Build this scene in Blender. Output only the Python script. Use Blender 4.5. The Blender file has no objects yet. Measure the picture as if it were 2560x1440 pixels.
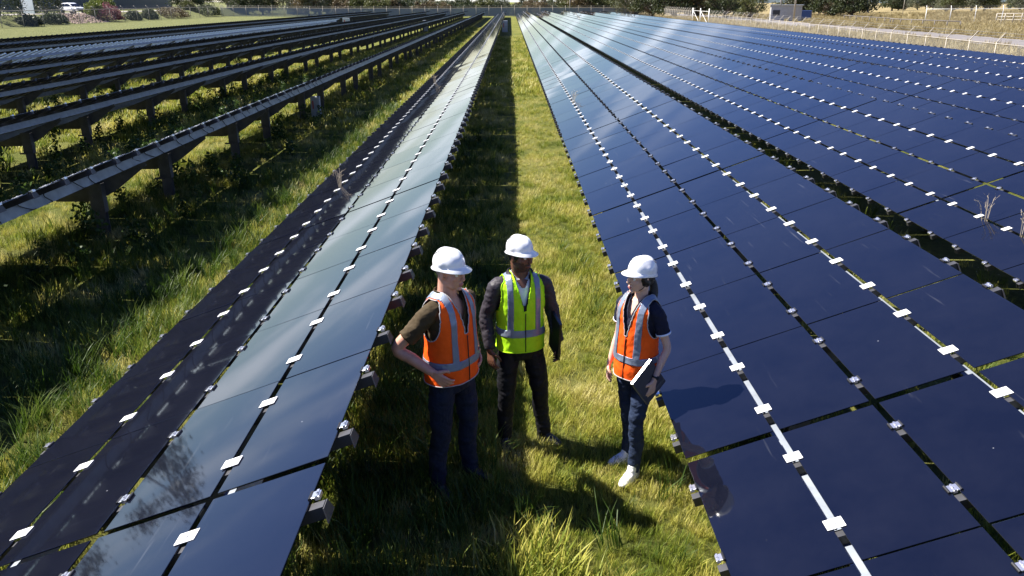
import bpy, bmesh, math, random
import numpy as np
from mathutils import Vector, Matrix, noise, Euler
random.seed(7); RNG = np.random.default_rng(11)
R = math.radians
sc = bpy.context.scene
COL = sc.collection

# ------------------------------------------------------------------ camera
CAM_H = 3.35
cam_d = bpy.data.cameras.new('camera'); cam = bpy.data.objects.new('camera', cam_d); COL.objects.link(cam)
cam_d.sensor_width = 36.0; cam_d.lens = 36.0 * 1966.0 / 2560.0
cam_d.clip_start = 0.05; cam_d.clip_end = 6000
cam.location = (0, 0, CAM_H)
cam.rotation_euler = (R(90 - 20.04), 0, 0.0022 * -1)
sc.camera = cam

# ------------------------------------------------------------------ sun, sky, exposure
SUN = Vector((0.735, -0.24, -1.0)).normalized()          # direction in which the light travels
EL = math.asin(-SUN.z); AZ = math.atan2(-SUN.x, -SUN.y)  # azimuth clockwise from +Y
sun_d = bpy.data.lights.new('sun', 'SUN'); sun_d.energy = 5.0; sun_d.angle = R(0.53); sun_d.color = (1.0, 0.95, 0.86)
sun = bpy.data.objects.new('sun', sun_d); COL.objects.link(sun)
sun.rotation_euler = SUN.to_track_quat('-Z', 'Y').to_euler(); sun.location = (-30, 10, 40)

world = bpy.data.worlds.new('World'); sc.world = world; world.use_nodes = True
wn, wl = world.node_tree.nodes, world.node_tree.links
wn.clear()
w_out = wn.new('ShaderNodeOutputWorld'); w_bg = wn.new('ShaderNodeBackground')
w_sky = wn.new('ShaderNodeTexSky'); w_sky.sky_type = 'NISHITA'; w_sky.sun_disc = False
w_sky.sun_elevation = EL; w_sky.sun_rotation = AZ; w_sky.air_density = 1.15; w_sky.dust_density = 0.2; w_sky.ozone_density = 4.5
w_bg.inputs['Strength'].default_value = 0.052
tc = wn.new('ShaderNodeTexCoord'); sep = wn.new('ShaderNodeSeparateXYZ')
wl.new(tc.outputs['Generated'], sep.inputs[0])
mz = wn.new('ShaderNodeMath'); mz.operation = 'MAXIMUM'; wl.new(sep.outputs['Z'], mz.inputs[0]); mz.inputs[1].default_value = 0.0
ma = wn.new('ShaderNodeMath'); ma.operation = 'ADD'; wl.new(mz.outputs[0], ma.inputs[0]); ma.inputs[1].default_value = 0.12
dv = wn.new('ShaderNodeVectorMath'); dv.operation = 'DIVIDE'; wl.new(tc.outputs['Generated'], dv.inputs[0])
cmb = wn.new('ShaderNodeCombineXYZ'); [wl.new(ma.outputs[0], cmb.inputs[i]) for i in range(3)]
wl.new(cmb.outputs[0], dv.inputs[1])
mp = wn.new('ShaderNodeMapping'); wl.new(dv.outputs[0], mp.inputs['Vector'])
mp.inputs['Rotation'].default_value = (0, 0, R(28)); mp.inputs['Scale'].default_value = (0.55, 1.9, 0.3)
nz = wn.new('ShaderNodeTexNoise'); nz.inputs['Scale'].default_value = 1.15; nz.inputs['Detail'].default_value = 7; nz.inputs['Roughness'].default_value = 0.55
nz.inputs['Distortion'].default_value = 0.6
wl.new(mp.outputs[0], nz.inputs['Vector'])
cr = wn.new('ShaderNodeValToRGB'); cr.color_ramp.elements[0].position = 0.49; cr.color_ramp.elements[1].position = 0.66
cr.color_ramp.elements[1].color = (0.7, 0.7, 0.7, 1)
wl.new(nz.outputs['Fac'], cr.inputs['Fac'])
mixc = wn.new('ShaderNodeMix'); mixc.data_type = 'RGBA'
lowm = wn.new('ShaderNodeMapRange'); lowm.interpolation_type = 'SMOOTHSTEP'; wl.new(sep.outputs['Z'], lowm.inputs['Value'])
lowm.inputs['From Min'].default_value = 0.10; lowm.inputs['From Max'].default_value = 0.30; lowm.inputs['To Min'].default_value = 1.0; lowm.inputs['To Max'].default_value = 0.04
cm = wn.new('ShaderNodeMath'); cm.operation = 'MULTIPLY'; wl.new(cr.outputs['Color'], cm.inputs[0]); wl.new(lowm.outputs[0], cm.inputs[1])
wl.new(cm.outputs[0], mixc.inputs['Factor']); hs = wn.new('ShaderNodeHueSaturation'); hs.inputs['Saturation'].default_value = 1.24; hs.inputs['Hue'].default_value = 0.525; hf = wn.new('ShaderNodeMapRange'); hf.interpolation_type = 'SMOOTHSTEP'; wl.new(sep.outputs['Z'], hf.inputs['Value']); hf.inputs['From Min'].default_value = 0.03; hf.inputs['From Max'].default_value = 0.26; wl.new(hf.outputs[0], hs.inputs['Fac']); wl.new(w_sky.outputs['Color'], hs.inputs['Color']); wl.new(hs.outputs[0], mixc.inputs['A'])
mixc.inputs['B'].default_value = (12.0, 12.8, 14.2, 1)
wl.new(mixc.outputs['Result'], w_bg.inputs['Color']); wl.new(w_bg.outputs[0], w_out.inputs['Surface'])

sc.render.engine = 'CYCLES'
sc.view_settings.view_transform = 'Standard'; sc.view_settings.look = 'None'
sc.view_settings.exposure = 1.5; sc.view_settings.gamma = 1.0; sc.view_settings.use_curve_mapping = False
sc.cycles.max_bounces = 8; sc.cycles.transparent_max_bounces = 16

# ------------------------------------------------------------------ helpers
def P(m): return m.node_tree.nodes['Principled BSDF']
def mat(name, col, rough=0.6, metal=0.0, var=0.0, scale=8.0, bump=0.0, bscale=60.0, spec=0.5, coat=0.0, col2=None, coords='Object', stretch=None):
    m = bpy.data.materials.new(name); m.use_nodes = True
    b = P(m); nt = m.node_tree
    b.inputs['Base Color'].default_value = (*col, 1); b.inputs['Roughness'].default_value = rough
    b.inputs['Metallic'].default_value = metal; b.inputs['Specular IOR Level'].default_value = spec
    b.inputs['Coat Weight'].default_value = coat
    if var or bump or col2:
        t = nt.nodes.new('ShaderNodeTexCoord'); src = t.outputs[coords]
        if stretch:
            mpn = nt.nodes.new('ShaderNodeMapping'); mpn.inputs['Scale'].default_value = stretch
            nt.links.new(src, mpn.inputs['Vector']); src = mpn.outputs[0]
    if var or col2:
        n = nt.nodes.new('ShaderNodeTexNoise'); n.inputs['Scale'].default_value = scale; n.inputs['Detail'].default_value = 6
        nt.links.new(src, n.inputs['Vector'])
        r = nt.nodes.new('ShaderNodeValToRGB'); r.color_ramp.elements[0].position = 0.3; r.color_ramp.elements[1].position = 0.7
        c2 = col2 if col2 else tuple(min(1, c * (1 + var)) for c in col)
        c1 = col if col2 else tuple(c * (1 - var) for c in col)
        r.color_ramp.elements[0].color = (*c1, 1); r.color_ramp.elements[1].color = (*c2, 1)
        nt.links.new(n.outputs['Fac'], r.inputs['Fac']); nt.links.new(r.outputs['Color'], b.inputs['Base Color'])
    if bump:
        n2 = nt.nodes.new('ShaderNodeTexNoise'); n2.inputs['Scale'].default_value = bscale; n2.inputs['Detail'].default_value = 4
        nt.links.new(src, n2.inputs['Vector'])
        bp = nt.nodes.new('ShaderNodeBump'); bp.inputs['Strength'].default_value = bump; bp.inputs['Distance'].default_value = 0.02
        nt.links.new(n2.outputs['Fac'], bp.inputs['Height']); nt.links.new(bp.outputs[0], b.inputs['Normal'])
    return m

def tag(o, label=None, cat=None, group=None, kind=None):
    if label: o['label'] = label
    if cat: o['category'] = cat
    if group: o['group'] = group
    if kind: o['kind'] = kind
    return o
def empty(name, loc=(0, 0, 0), rz=0.0):
    o = bpy.data.objects.new(name, None); COL.objects.link(o); o.location = loc; o.rotation_euler = (0, 0, rz)
    o.empty_display_size = 0.2
    return o
def link(name, me, parent=None, loc=(0, 0, 0), rot=(0, 0, 0)):
    o = bpy.data.objects.new(name, me); COL.objects.link(o); o.location = loc; o.rotation_euler = rot
    if parent: o.parent = parent
    return o
def smooth(me):
    me.polygons.foreach_set('use_smooth', [True] * len(me.polygons)); return me
def bm_mesh(bm, name, material, sm=False):
    bmesh.ops.recalc_face_normals(bm, faces=bm.faces)
    me = bpy.data.meshes.new(name); bm.to_mesh(me); bm.free()
    for m in (material if isinstance(material, (list, tuple)) else [material]): me.materials.append(m)
    if sm: smooth(me)
    return me
def box(bm, c, s, rot=None, mi=0, bevel=0.0):
    M = Matrix.Translation(c) @ (rot.to_4x4() if rot is not None else Matrix()) @ Matrix.Diagonal((s[0], s[1], s[2], 1))
    g = bmesh.ops.create_cube(bm, size=1.0, matrix=M)
    fs = {f for v in g['verts'] for f in v.link_faces}
    for f in fs: f.material_index = mi
    if bevel:
        es = list({e for v in g['verts'] for e in v.link_edges})
        bmesh.ops.bevel(bm, geom=es, offset=bevel, segments=2, affect='EDGES', profile=0.5)
def prism(bm, poly, axis_vec, mi=0):
    a = [bm.verts.new(p) for p in poly]; b = [bm.verts.new(Vector(p) + Vector(axis_vec)) for p in poly]
    n = len(poly); fs = [bm.faces.new(a), bm.faces.new(b[::-1])]
    for i in range(n): fs.append(bm.faces.new((a[i], b[i], b[(i + 1) % n], a[(i + 1) % n])))
    for f in fs: f.material_index = mi
def cyl(bm, p0, p1, r0, r1=None, n=10, mi=0):
    tube(bm, [p0, p1], [r0, r1 if r1 is not None else r0], n, mi, res=1)
def catmull(pts, rad, res):
    if res <= 1 or len(pts) < 3: return pts, rad
    P_, R_ = [], []
    n = len(pts)
    for i in range(n - 1):
        p0, p1, p2, p3 = pts[max(i - 1, 0)], pts[i], pts[i + 1], pts[min(i + 2, n - 1)]
        for k in range(res):
            t = k / res; t2, t3 = t * t, t * t * t
            P_.append(0.5 * ((2 * p1) + (p2 - p0) * t + (2 * p0 - 5 * p1 + 4 * p2 - p3) * t2 + (3 * p1 - p0 - 3 * p2 + p3) * t3))
            R_.append(rad[i] * (1 - t) + rad[i + 1] * t)
    P_.append(pts[-1]); R_.append(rad[-1])
    return P_, R_
def tube(bm, pts, rad, n=10, mi=0, res=4, flat=None):
    pts = [Vector(p) for p in pts]; rad = list(rad)
    pts, rad = catmull(pts, rad, res)
    up = Vector((0, 0, 1)); rings = []; prev = None
    for i, p in enumerate(pts):
        d = (pts[min(i + 1, len(pts) - 1)] - pts[max(i - 1, 0)])
        if d.length < 1e-9: d = Vector((0, 0, 1))
        d.normalize()
        if prev is None:
            a = d.cross(Vector((0, 1, 0)) if abs(d.y) < 0.9 else Vector((1, 0, 0))).normalized()
        else:
            a = (prev - d * prev.dot(d)).normalized()
        prev = a; b = d.cross(a)
        ring = []
        for k in range(n):
            t = 2 * math.pi * k / n
            off = a * math.cos(t) * rad[i] + b * math.sin(t) * rad[i]
            if flat is not None: off -= flat[0] * off.dot(flat[0]) * (1 - flat[1])
            ring.append(bm.verts.new(p + off))
        rings.append(ring)
    fs = []
    for r0, r1 in zip(rings, rings[1:]):
        for k in range(n): fs.append(bm.faces.new((r0[k], r0[(k + 1) % n], r1[(k + 1) % n], r1[k])))
    fs.append(bm.faces.new(rings[0][::-1])); fs.append(bm.faces.new(rings[-1]))
    for f in fs: f.material_index = mi
def ell(bm, c, r, rot=None, u=16, v=10, mi=0):
    M = Matrix.Translation(c) @ (rot.to_4x4() if rot is not None else Matrix()) @ Matrix.Diagonal((r[0], r[1], r[2], 1))
    g = bmesh.ops.create_uvsphere(bm, u_segments=u, v_segments=v, radius=1.0, matrix=M)
    for f in {f for w in g['verts'] for f in w.link_faces}: f.material_index = mi
def remesh(bm, name, voxel, it=3, factor=0.5):
    me = bpy.data.meshes.new(name); bmesh.ops.recalc_face_normals(bm, faces=bm.faces); bm.to_mesh(me); bm.free()
    o = bpy.data.objects.new('tmp_remesh', me); COL.objects.link(o)
    md = o.modifiers.new('r', 'REMESH'); md.mode = 'VOXEL'; md.voxel_size = voxel
    if it:
        s = o.modifiers.new('s', 'SMOOTH'); s.factor = factor; s.iterations = it
    dg = bpy.context.evaluated_depsgraph_get(); dg.update()
    out = bpy.data.meshes.new_from_object(o.evaluated_get(dg), depsgraph=dg)
    out.name = name
    bpy.data.objects.remove(o); bpy.data.meshes.remove(me)
    out.materials.clear()
    return smooth(out)
def np_mesh(name, verts, faces, material, sm=False):
    me = bpy.data.meshes.new(name)
    verts = np.asarray(verts, dtype=np.float32); faces = np.asarray(faces, dtype=np.int32)
    k = faces.shape[1]
    me.vertices.add(len(verts)); me.vertices.foreach_set('co', verts.ravel())
    me.loops.add(faces.size); me.loops.foreach_set('vertex_index', faces.ravel())
    me.polygons.add(len(faces)); me.polygons.foreach_set('loop_start', np.arange(len(faces), dtype=np.int32) * k)
    me.polygons.foreach_set('loop_total', np.full(len(faces), k, dtype=np.int32))
    me.update(calc_edges=True); me.validate()
    for m in (material if isinstance(material, (list, tuple)) else [material]): me.materials.append(m)
    if sm: smooth(me)
    else: me.shade_flat()
    return me
CUBE_V = np.array([[x, y, z] for x in (-.5, .5) for y in (-.5, .5) for z in (-.5, .5)])
CUBE_F = np.array([[0, 1, 3, 2], [4, 6, 7, 5], [0, 4, 5, 1], [2, 3, 7, 6], [0, 2, 6, 4], [1, 5, 7, 3]])
def many_boxes(name, centers, size, rot, material):
    """one joined mesh of equal boxes (numpy): centers Nx3, size (3,), rot 3x3"""
    c = np.asarray(centers); n = len(c)
    v = (CUBE_V * np.array(size)) @ np.array(rot).T
    V = (c[:, None, :] + v[None]).reshape(-1, 3); F = (np.arange(n)[:, None, None] * 8 + CUBE_F[None]).reshape(-1, 4)
    return np_mesh(name, V, F, material)
def sst(a, b, x):
    t = np.clip((np.asarray(x, dtype=float) - a) / (b - a), 0, 1); return t * t * (3 - 2 * t)

# ------------------------------------------------------------------ terrain
def gz(x, y):
    x = np.asarray(x, dtype=float); y = np.asarray(y, dtype=float)
    z = -0.14 * sst(-6, -14, x) + 0.14 * sst(-40, -62, x)
    z = z - 0.13 * sst(9, 20, x) * (1 - sst(45, 90, y)) + 0.13 * 0
    z = z + 1.45 * sst(-66.5, -71, x) * sst(70, 90, y) * (1 - sst(250, 300, y))     # garden bank beyond the left fence
    z = z + 1.0 * sst(60, 130, x)
    return z
def gzf(x, y): return float(gz(x, y))

M = {}
def grass_ground():
    m = bpy.data.materials.new('ground_mat'); m.use_nodes = True; nt = m.node_tree; b = P(m)
    t = nt.nodes.new('ShaderNodeTexCoord')
    def nzn(scale, det=6, rough=0.6):
        n = nt.nodes.new('ShaderNodeTexNoise'); n.inputs['Scale'].default_value = scale; n.inputs['Detail'].default_value = det
        n.inputs['Roughness'].default_value = rough
        nt.links.new(t.outputs['Object'], n.inputs['Vector']); return n
    def ramp(src, a, bb, c0, c1):
        r = nt.nodes.new('ShaderNodeValToRGB'); r.color_ramp.elements[0].position = a; r.color_ramp.elements[1].position = bb
        r.color_ramp.elements[0].color = (*c0, 1); r.color_ramp.elements[1].color = (*c1, 1); nt.links.new(src, r.inputs['Fac']); return r
    def mix(f, a, bb):
        x = nt.nodes.new('ShaderNodeMix'); x.data_type = 'RGBA'; nt.links.new(f, x.inputs['Factor'])
        nt.links.new(a, x.inputs['A']); nt.links.new(bb, x.inputs['B']); return x
    fine = ramp(nzn(9, 8, 0.75).outputs['Fac'], .32, .68, (.06, .07, .014), (.27, .27, .06))
    big = ramp(nzn(.45, 5).outputs['Fac'], .40, .66, (.02, .05, .008), (.22, .20, .07))
    mx = nt.nodes.new('ShaderNodeMix'); mx.data_type = 'RGBA'; mx.inputs['Factor'].default_value = .42
    nt.links.new(fine.outputs[0], mx.inputs['A']); nt.links.new(big.outputs[0], mx.inputs['B'])
    # dry straw grass on the right, beyond the rows
    sx = nt.nodes.new('ShaderNodeSeparateXYZ'); nt.links.new(t.outputs['Object'], sx.inputs[0])
    dry = ramp(nzn(1.6, 8, .7).outputs['Fac'], .3, .7, (.17, .13, .058), (.33, .27, .145))
    mr = nt.nodes.new('ShaderNodeMapRange'); mr.inputs['From Min'].default_value = 19.5; mr.inputs['From Max'].default_value = 22.5
    nt.links.new(sx.outputs['X'], mr.inputs['Value'])
    m2 = mix(mr.outputs[0], mx.outputs['Result'], dry.outputs[0])
    # paler mown grass on the far left
    pale = ramp(nzn(.9, 8, .7).outputs['Fac'], .3, .7, (.085, .10, .034), (.16, .16, .065))
    ml = nt.nodes.new('ShaderNodeMapRange'); ml.inputs['From Min'].default_value = -29.5; ml.inputs['From Max'].default_value = -34
    nt.links.new(sx.outputs['X'], ml.inputs['Value'])
    m3 = mix(ml.outputs[0], m2.outputs['Result'], pale.outputs[0])
    nt.links.new(m3.outputs['Result'], b.inputs['Base Color']); b.inputs['Roughness'].default_value = .95; b.inputs['Specular IOR Level'].default_value = .1
    bp = nt.nodes.new('ShaderNodeBump'); bp.inputs['Strength'].default_value = .9; bp.inputs['Distance'].default_value = .12
    nt.links.new(nzn(14, 8, .8).outputs['Fac'], bp.inputs['Height']); nt.links.new(bp.outputs[0], b.inputs['Normal'])
    return m
M['ground'] = grass_ground()
def build_ground():
    xs = np.unique(np.concatenate([np.linspace(-3000, -200, 12), np.linspace(-200, -60, 40), np.linspace(-60, -12, 49), np.linspace(-12, 9, 85), np.linspace(9, 60, 40), np.linspace(60, 200, 24), np.linspace(200, 3000, 12)]))
    ys = np.unique(np.concatenate([np.linspace(-3000, -20, 8), np.linspace(-20, 30, 120), np.linspace(30, 120, 60), np.linspace(120, 320, 60), np.linspace(320, 3000, 12)]))
    X, Y = np.meshgrid(xs, ys); Z = gz(X, Y)
    near = (np.abs(X) < 40) & (Y > -20) & (Y < 120)
    Z = Z + near * (0.02 * np.sin(X * 2.3 + Y * .7) * np.sin(Y * 1.9 - X * .6))
    V = np.stack([X, Y, Z], -1).reshape(-1, 3); nx, ny = len(xs), len(ys)
    i = np.arange(nx * ny).reshape(ny, nx)
    F = np.stack([i[:-1, :-1], i[:-1, 1:], i[1:, 1:], i[1:, :-1]], -1).reshape(-1, 4)
    o = link('ground', np_mesh('ground', V, F, M['ground'], True)); tag(o, kind='structure')
build_ground()

# road beyond the right fence
M['road'] = mat('asphalt', (.16, .145, .14), .9, var=.18, scale=1.2, bump=.15, bscale=90)
def strip(name, x0, x1, y0, y1, dz, material, n=60):
    ys = np.linspace(y0, y1, n); V = []; F = []
    for k, y in enumerate(ys):
        for x in (x0(y), x1(y)): V.append((x, y, gzf(x, y) + dz))
        if k: F.append((2 * k - 2, 2 * k - 1, 2 * k + 1, 2 * k))
    return tag(link(name, np_mesh(name, V, F, material)), kind='structure')
strip('road', lambda y: 37.5 + .02 * y, lambda y: 45.5 + .02 * y, 20, 230, .06, M['road'])

# ------------------------------------------------------------------ materials of the arrays
def panel_mat():
    m = bpy.data.materials.new('panel_glass'); m.use_nodes = True; nt = m.node_tree; b = P(m)
    t = nt.nodes.new('ShaderNodeTexCoord'); oi = nt.nodes.new('ShaderNodeObjectInfo')
    add = nt.nodes.new('ShaderNodeVectorMath'); add.operation = 'ADD'
    nt.links.new(t.outputs['Object'], add.inputs[0]); nt.links.new(oi.outputs['Location'], add.inputs[1])
    n = nt.nodes.new('ShaderNodeTexNoise'); n.inputs['Scale'].default_value = 2.2; n.inputs['Detail'].default_value = 8; n.inputs['Roughness'].default_value = .7
    nt.links.new(add.outputs[0], n.inputs['Vector'])
    r = nt.nodes.new('ShaderNodeValToRGB'); r.color_ramp.elements[0].position = .35; r.color_ramp.elements[1].position = .75
    r.color_ramp.elements[0].color = (.0028, .0036, .0085, 1); r.color_ramp.elements[1].color = (.0058, .0066, .0125, 1)
    nt.links.new(n.outputs['Fac'], r.inputs['Fac'])
    # dust specks and faint scratches
    mp_ = nt.nodes.new('ShaderNodeMapping'); mp_.inputs['Scale'].default_value = (17, .9, 1); mp_.inputs['Rotation'].default_value = (0, 0, R(24))
    nt.links.new(add.outputs[0], mp_.inputs['Vector'])
    n2 = nt.nodes.new('ShaderNodeTexNoise'); n2.inputs['Scale'].default_value = 1.5; n2.inputs['Detail'].default_value = 3
    nt.links.new(mp_.outputs[0], n2.inputs['Vector'])
    r2 = nt.nodes.new('ShaderNodeValToRGB'); r2.color_ramp.elements[0].position = .69; r2.color_ramp.elements[1].position = .80
    r2.color_ramp.elements[1].color = (.10, .10, .10, 1)
    nt.links.new(n2.outputs['Fac'], r2.inputs['Fac'])
    vo = nt.nodes.new('ShaderNodeTexVoronoi'); vo.inputs['Scale'].default_value = 3.1; nt.links.new(add.outputs[0], vo.inputs['Vector'])
    r3 = nt.nodes.new('ShaderNodeValToRGB'); r3.color_ramp.elements[0].position = .008; r3.color_ramp.elements[1].position = .016
    r3.color_ramp.elements[0].color = (.8, .8, .8, 1); r3.color_ramp.elements[1].color = (0, 0, 0, 1)
    nt.links.new(vo.outputs['Distance'], r3.inputs['Fac'])
    mxx = nt.nodes.new('ShaderNodeMath'); mxx.operation = 'MAXIMUM'; nt.links.new(r2.outputs[0], mxx.inputs[0]); nt.links.new(r3.outputs[0], mxx.inputs[1])
    mix = nt.nodes.new('ShaderNodeMix'); mix.data_type = 'RGBA'
    nt.links.new(mxx.outputs[0], mix.inputs['Factor']); nt.links.new(r.outputs[0], mix.inputs['A']); mix.inputs['B'].default_value = (.30, .31, .33, 1)
    nt.links.new(mix.outputs['Result'], b.inputs['Base Color'])
    b.inputs['Roughness'].default_value = .035; b.inputs['Sheen Weight'].default_value = .035; b.inputs['Sheen Roughness'].default_value = .4; b.inputs['IOR'].default_value = 1.62
    return m
M['panel'] = panel_mat()
M['panel_back'] = mat('panel_back', (.02, .02, .024), .35, var=.3, scale=3)
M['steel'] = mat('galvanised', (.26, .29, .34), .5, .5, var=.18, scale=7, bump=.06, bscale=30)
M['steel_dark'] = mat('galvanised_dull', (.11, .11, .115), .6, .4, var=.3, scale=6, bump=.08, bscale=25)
M['white_metal'] = mat('bright_zinc', (.68, .68, .67), .38, .15, var=.06, scale=20)
M['rail'] = mat('rail_steel', (.045, .045, .05), .5, .25, var=.25, scale=9)
M['rail_bare'] = mat('rail_zinc', (.50, .58, .68), .5, .3, var=.25, scale=9)
M['rubber'] = mat('rubber', (.012, .012, .013), .45)
M['cable'] = mat('cable', (.01, .01, .01), .5)
M['clip'] = mat('clip_steel', (.72, .72, .73), .28, .9)

TILT = R(20.4); W = 0.61; LP = 1.215; PW = 0.570
CT, ST = math.cos(TILT), math.sin(TILT)
ROT = np.array([[CT, 0, -ST], [0, 1, 0], [ST, 0, CT]])
EUL = (0, -TILT, 0)

def panel_mesh(length, name):
    bm = bmesh.new(); box(bm, (0, 0, 0), (PW, length, .008), bevel=.0015)
    for f in bm.faces: f.material_index = 1 if f.normal.z < -.5 else 0
    return bm_mesh(bm, name, [M['panel'], M['panel_back']])
ME_PANEL = {}
def panel_for(k, wob):
    """shared mesh and centre shift for the panel between joints k and k+1 (every fifth joint is a wide table break)"""
    a = .026 if k % 5 == 0 else .006 + wob; b = .026 if (k + 1) % 5 == 0 else .006 + wob
    key = round(LP - a - b, 4)
    if key not in ME_PANEL: ME_PANEL[key] = panel_mesh(key, 'solar_panel')
    return ME_PANEL[key], (a - b) / 2
def plate_mesh():
    bm = bmesh.new(); box(bm, (0, 0, .008), (.098, .078, .005), bevel=.002)
    cyl(bm, (0, 0, .010), (0, 0, .0165), .011, n=8); cyl(bm, (0, 0, -.03), (0, 0, .006), .008, n=6)
    return bm_mesh(bm, 'plate_clamp', M['white_metal'])
def lip_mesh(sides):
    """silver channel clip with black rubber lips; sides: which side(s) of the joint carry a panel"""
    bm = bmesh.new()
    box(bm, (0, 0, .002), (.034, .07, .026), mi=0, bevel=.003); box(bm, (0, 0, .018), (.016, .074, .008), mi=0)
    cyl(bm, (0, 0, .018), (0, 0, .03), .009, n=6, mi=0)
    for s in sides:
        box(bm, (s * .027, 0, .011), (.03, .07, .010), mi=0, bevel=.002)
        cyl(bm, (s * .043, -.04, .011), (s * .043, .04, .011), .0115, n=8, mi=1)
    bmesh.ops.scale(bm, vec=(.72, .72, .72), verts=bm.verts)
    return bm_mesh(bm, 'clip', [M['clip'], M['rubber']])
ME_PLATE = plate_mesh(); ME_MID = lip_mesh((-1, 1)); ME_LOW = lip_mesh((1,)); ME_HIGH = lip_mesh((-1,))
def rail_mesh(length):
    bm = bmesh.new(); h, w, t = .058, .05, .006
    box(bm, (0, 0, -t / 2), (length, w, t)); box(bm, (0, -w / 2 + t / 2, -h / 2 - t / 2), (length, t, h - t)); box(bm, (0, w / 2 - t / 2, -h / 2 - t / 2), (length, t, h - t))
    # slanted end plate
    prism(bm, [(length / 2, -w * .7, -.004), (length / 2, w * .7, -.004), (length / 2, w * 1.1, -.066), (length / 2, -w * 1.1, -.066)], (.005, 0, 0))
    return bm_mesh(bm, 'rail', M['rail'])
RAIL_L = 4 * W + .075
ME_RAIL = rail_mesh(RAIL_L); ME_RAIL_BARE = ME_RAIL.copy(); ME_RAIL_BARE.materials[0] = M['rail_bare']
def arm_mesh(post_c):
    """tapered tilt beam: polygon in the (c, n) plane, deepest at the post"""
    bm = bmesh.new(); th = .05
    top = -.195
    # deep plate
    poly = [(.42, 0, top), (3 * W + .16, 0, top), (3 * W + .14, 0, top - .05), (post_c + .20, 0, top - .22), (post_c + .02, 0, top - .25), (post_c - .30, 0, top - .23), (.45, 0, top - .07)]
    prism(bm, poly, (0, .008, 0))
    # top and bottom flanges
    def fl(a, b):
        a, b = Vector(a), Vector(b); d = (b - a); L = d.length; ang = math.atan2(d.z, d.x)
        box(bm, (a + b) / 2 + Vector((0, .03, 0)), (L, th, .006), rot=Matrix.Rotation(-ang, 3, 'Y'))
    for a, b in zip(poly[2:], poly[3:]): fl(a, b)
    fl(poly[0], poly[1])
    for cc in (.6, .9, 1.55, 1.85): cyl(bm, (cc, -.012, top - .05), (cc, .02, top - .05), .011, n=8)
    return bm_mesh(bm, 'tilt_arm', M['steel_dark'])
POST_C = 2 * W - .03
ME_ARM = arm_mesh(POST_C)
def sleeve_mesh(h):
    bm = bmesh.new(); w, d, t = .20, .11, .008
    box(bm, (0, 0, -h / 2), (w, t, h)); box(bm, (-w / 2 + t / 2, d / 2 + t / 2, -h / 2), (t, d, h)); box(bm, (w / 2 - t / 2, d / 2 + t / 2, -h / 2), (t, d, h))
    for x in (-.06, .06):
        for z in (-.08, -.2): cyl(bm, (x, -.018, z), (x, .004, z), .013, n=6)
    box(bm, (-.10, -.01, -h - .005), (.16, .03, .03))
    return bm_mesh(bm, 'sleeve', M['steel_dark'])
def pile_mesh(h):
    bm = bmesh.new(); w, d, t = .165, .09, .010
    box(bm, (0, d / 2, -h / 2), (t, d, h)); box(bm, (0, .006, -h / 2), (w, t, h)); box(bm, (0, d, -h / 2), (w, t, h))
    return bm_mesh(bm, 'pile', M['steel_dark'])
ME_SLEEVE = sleeve_mesh(.43); ME_PILE = pile_mesh(.85)

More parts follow.
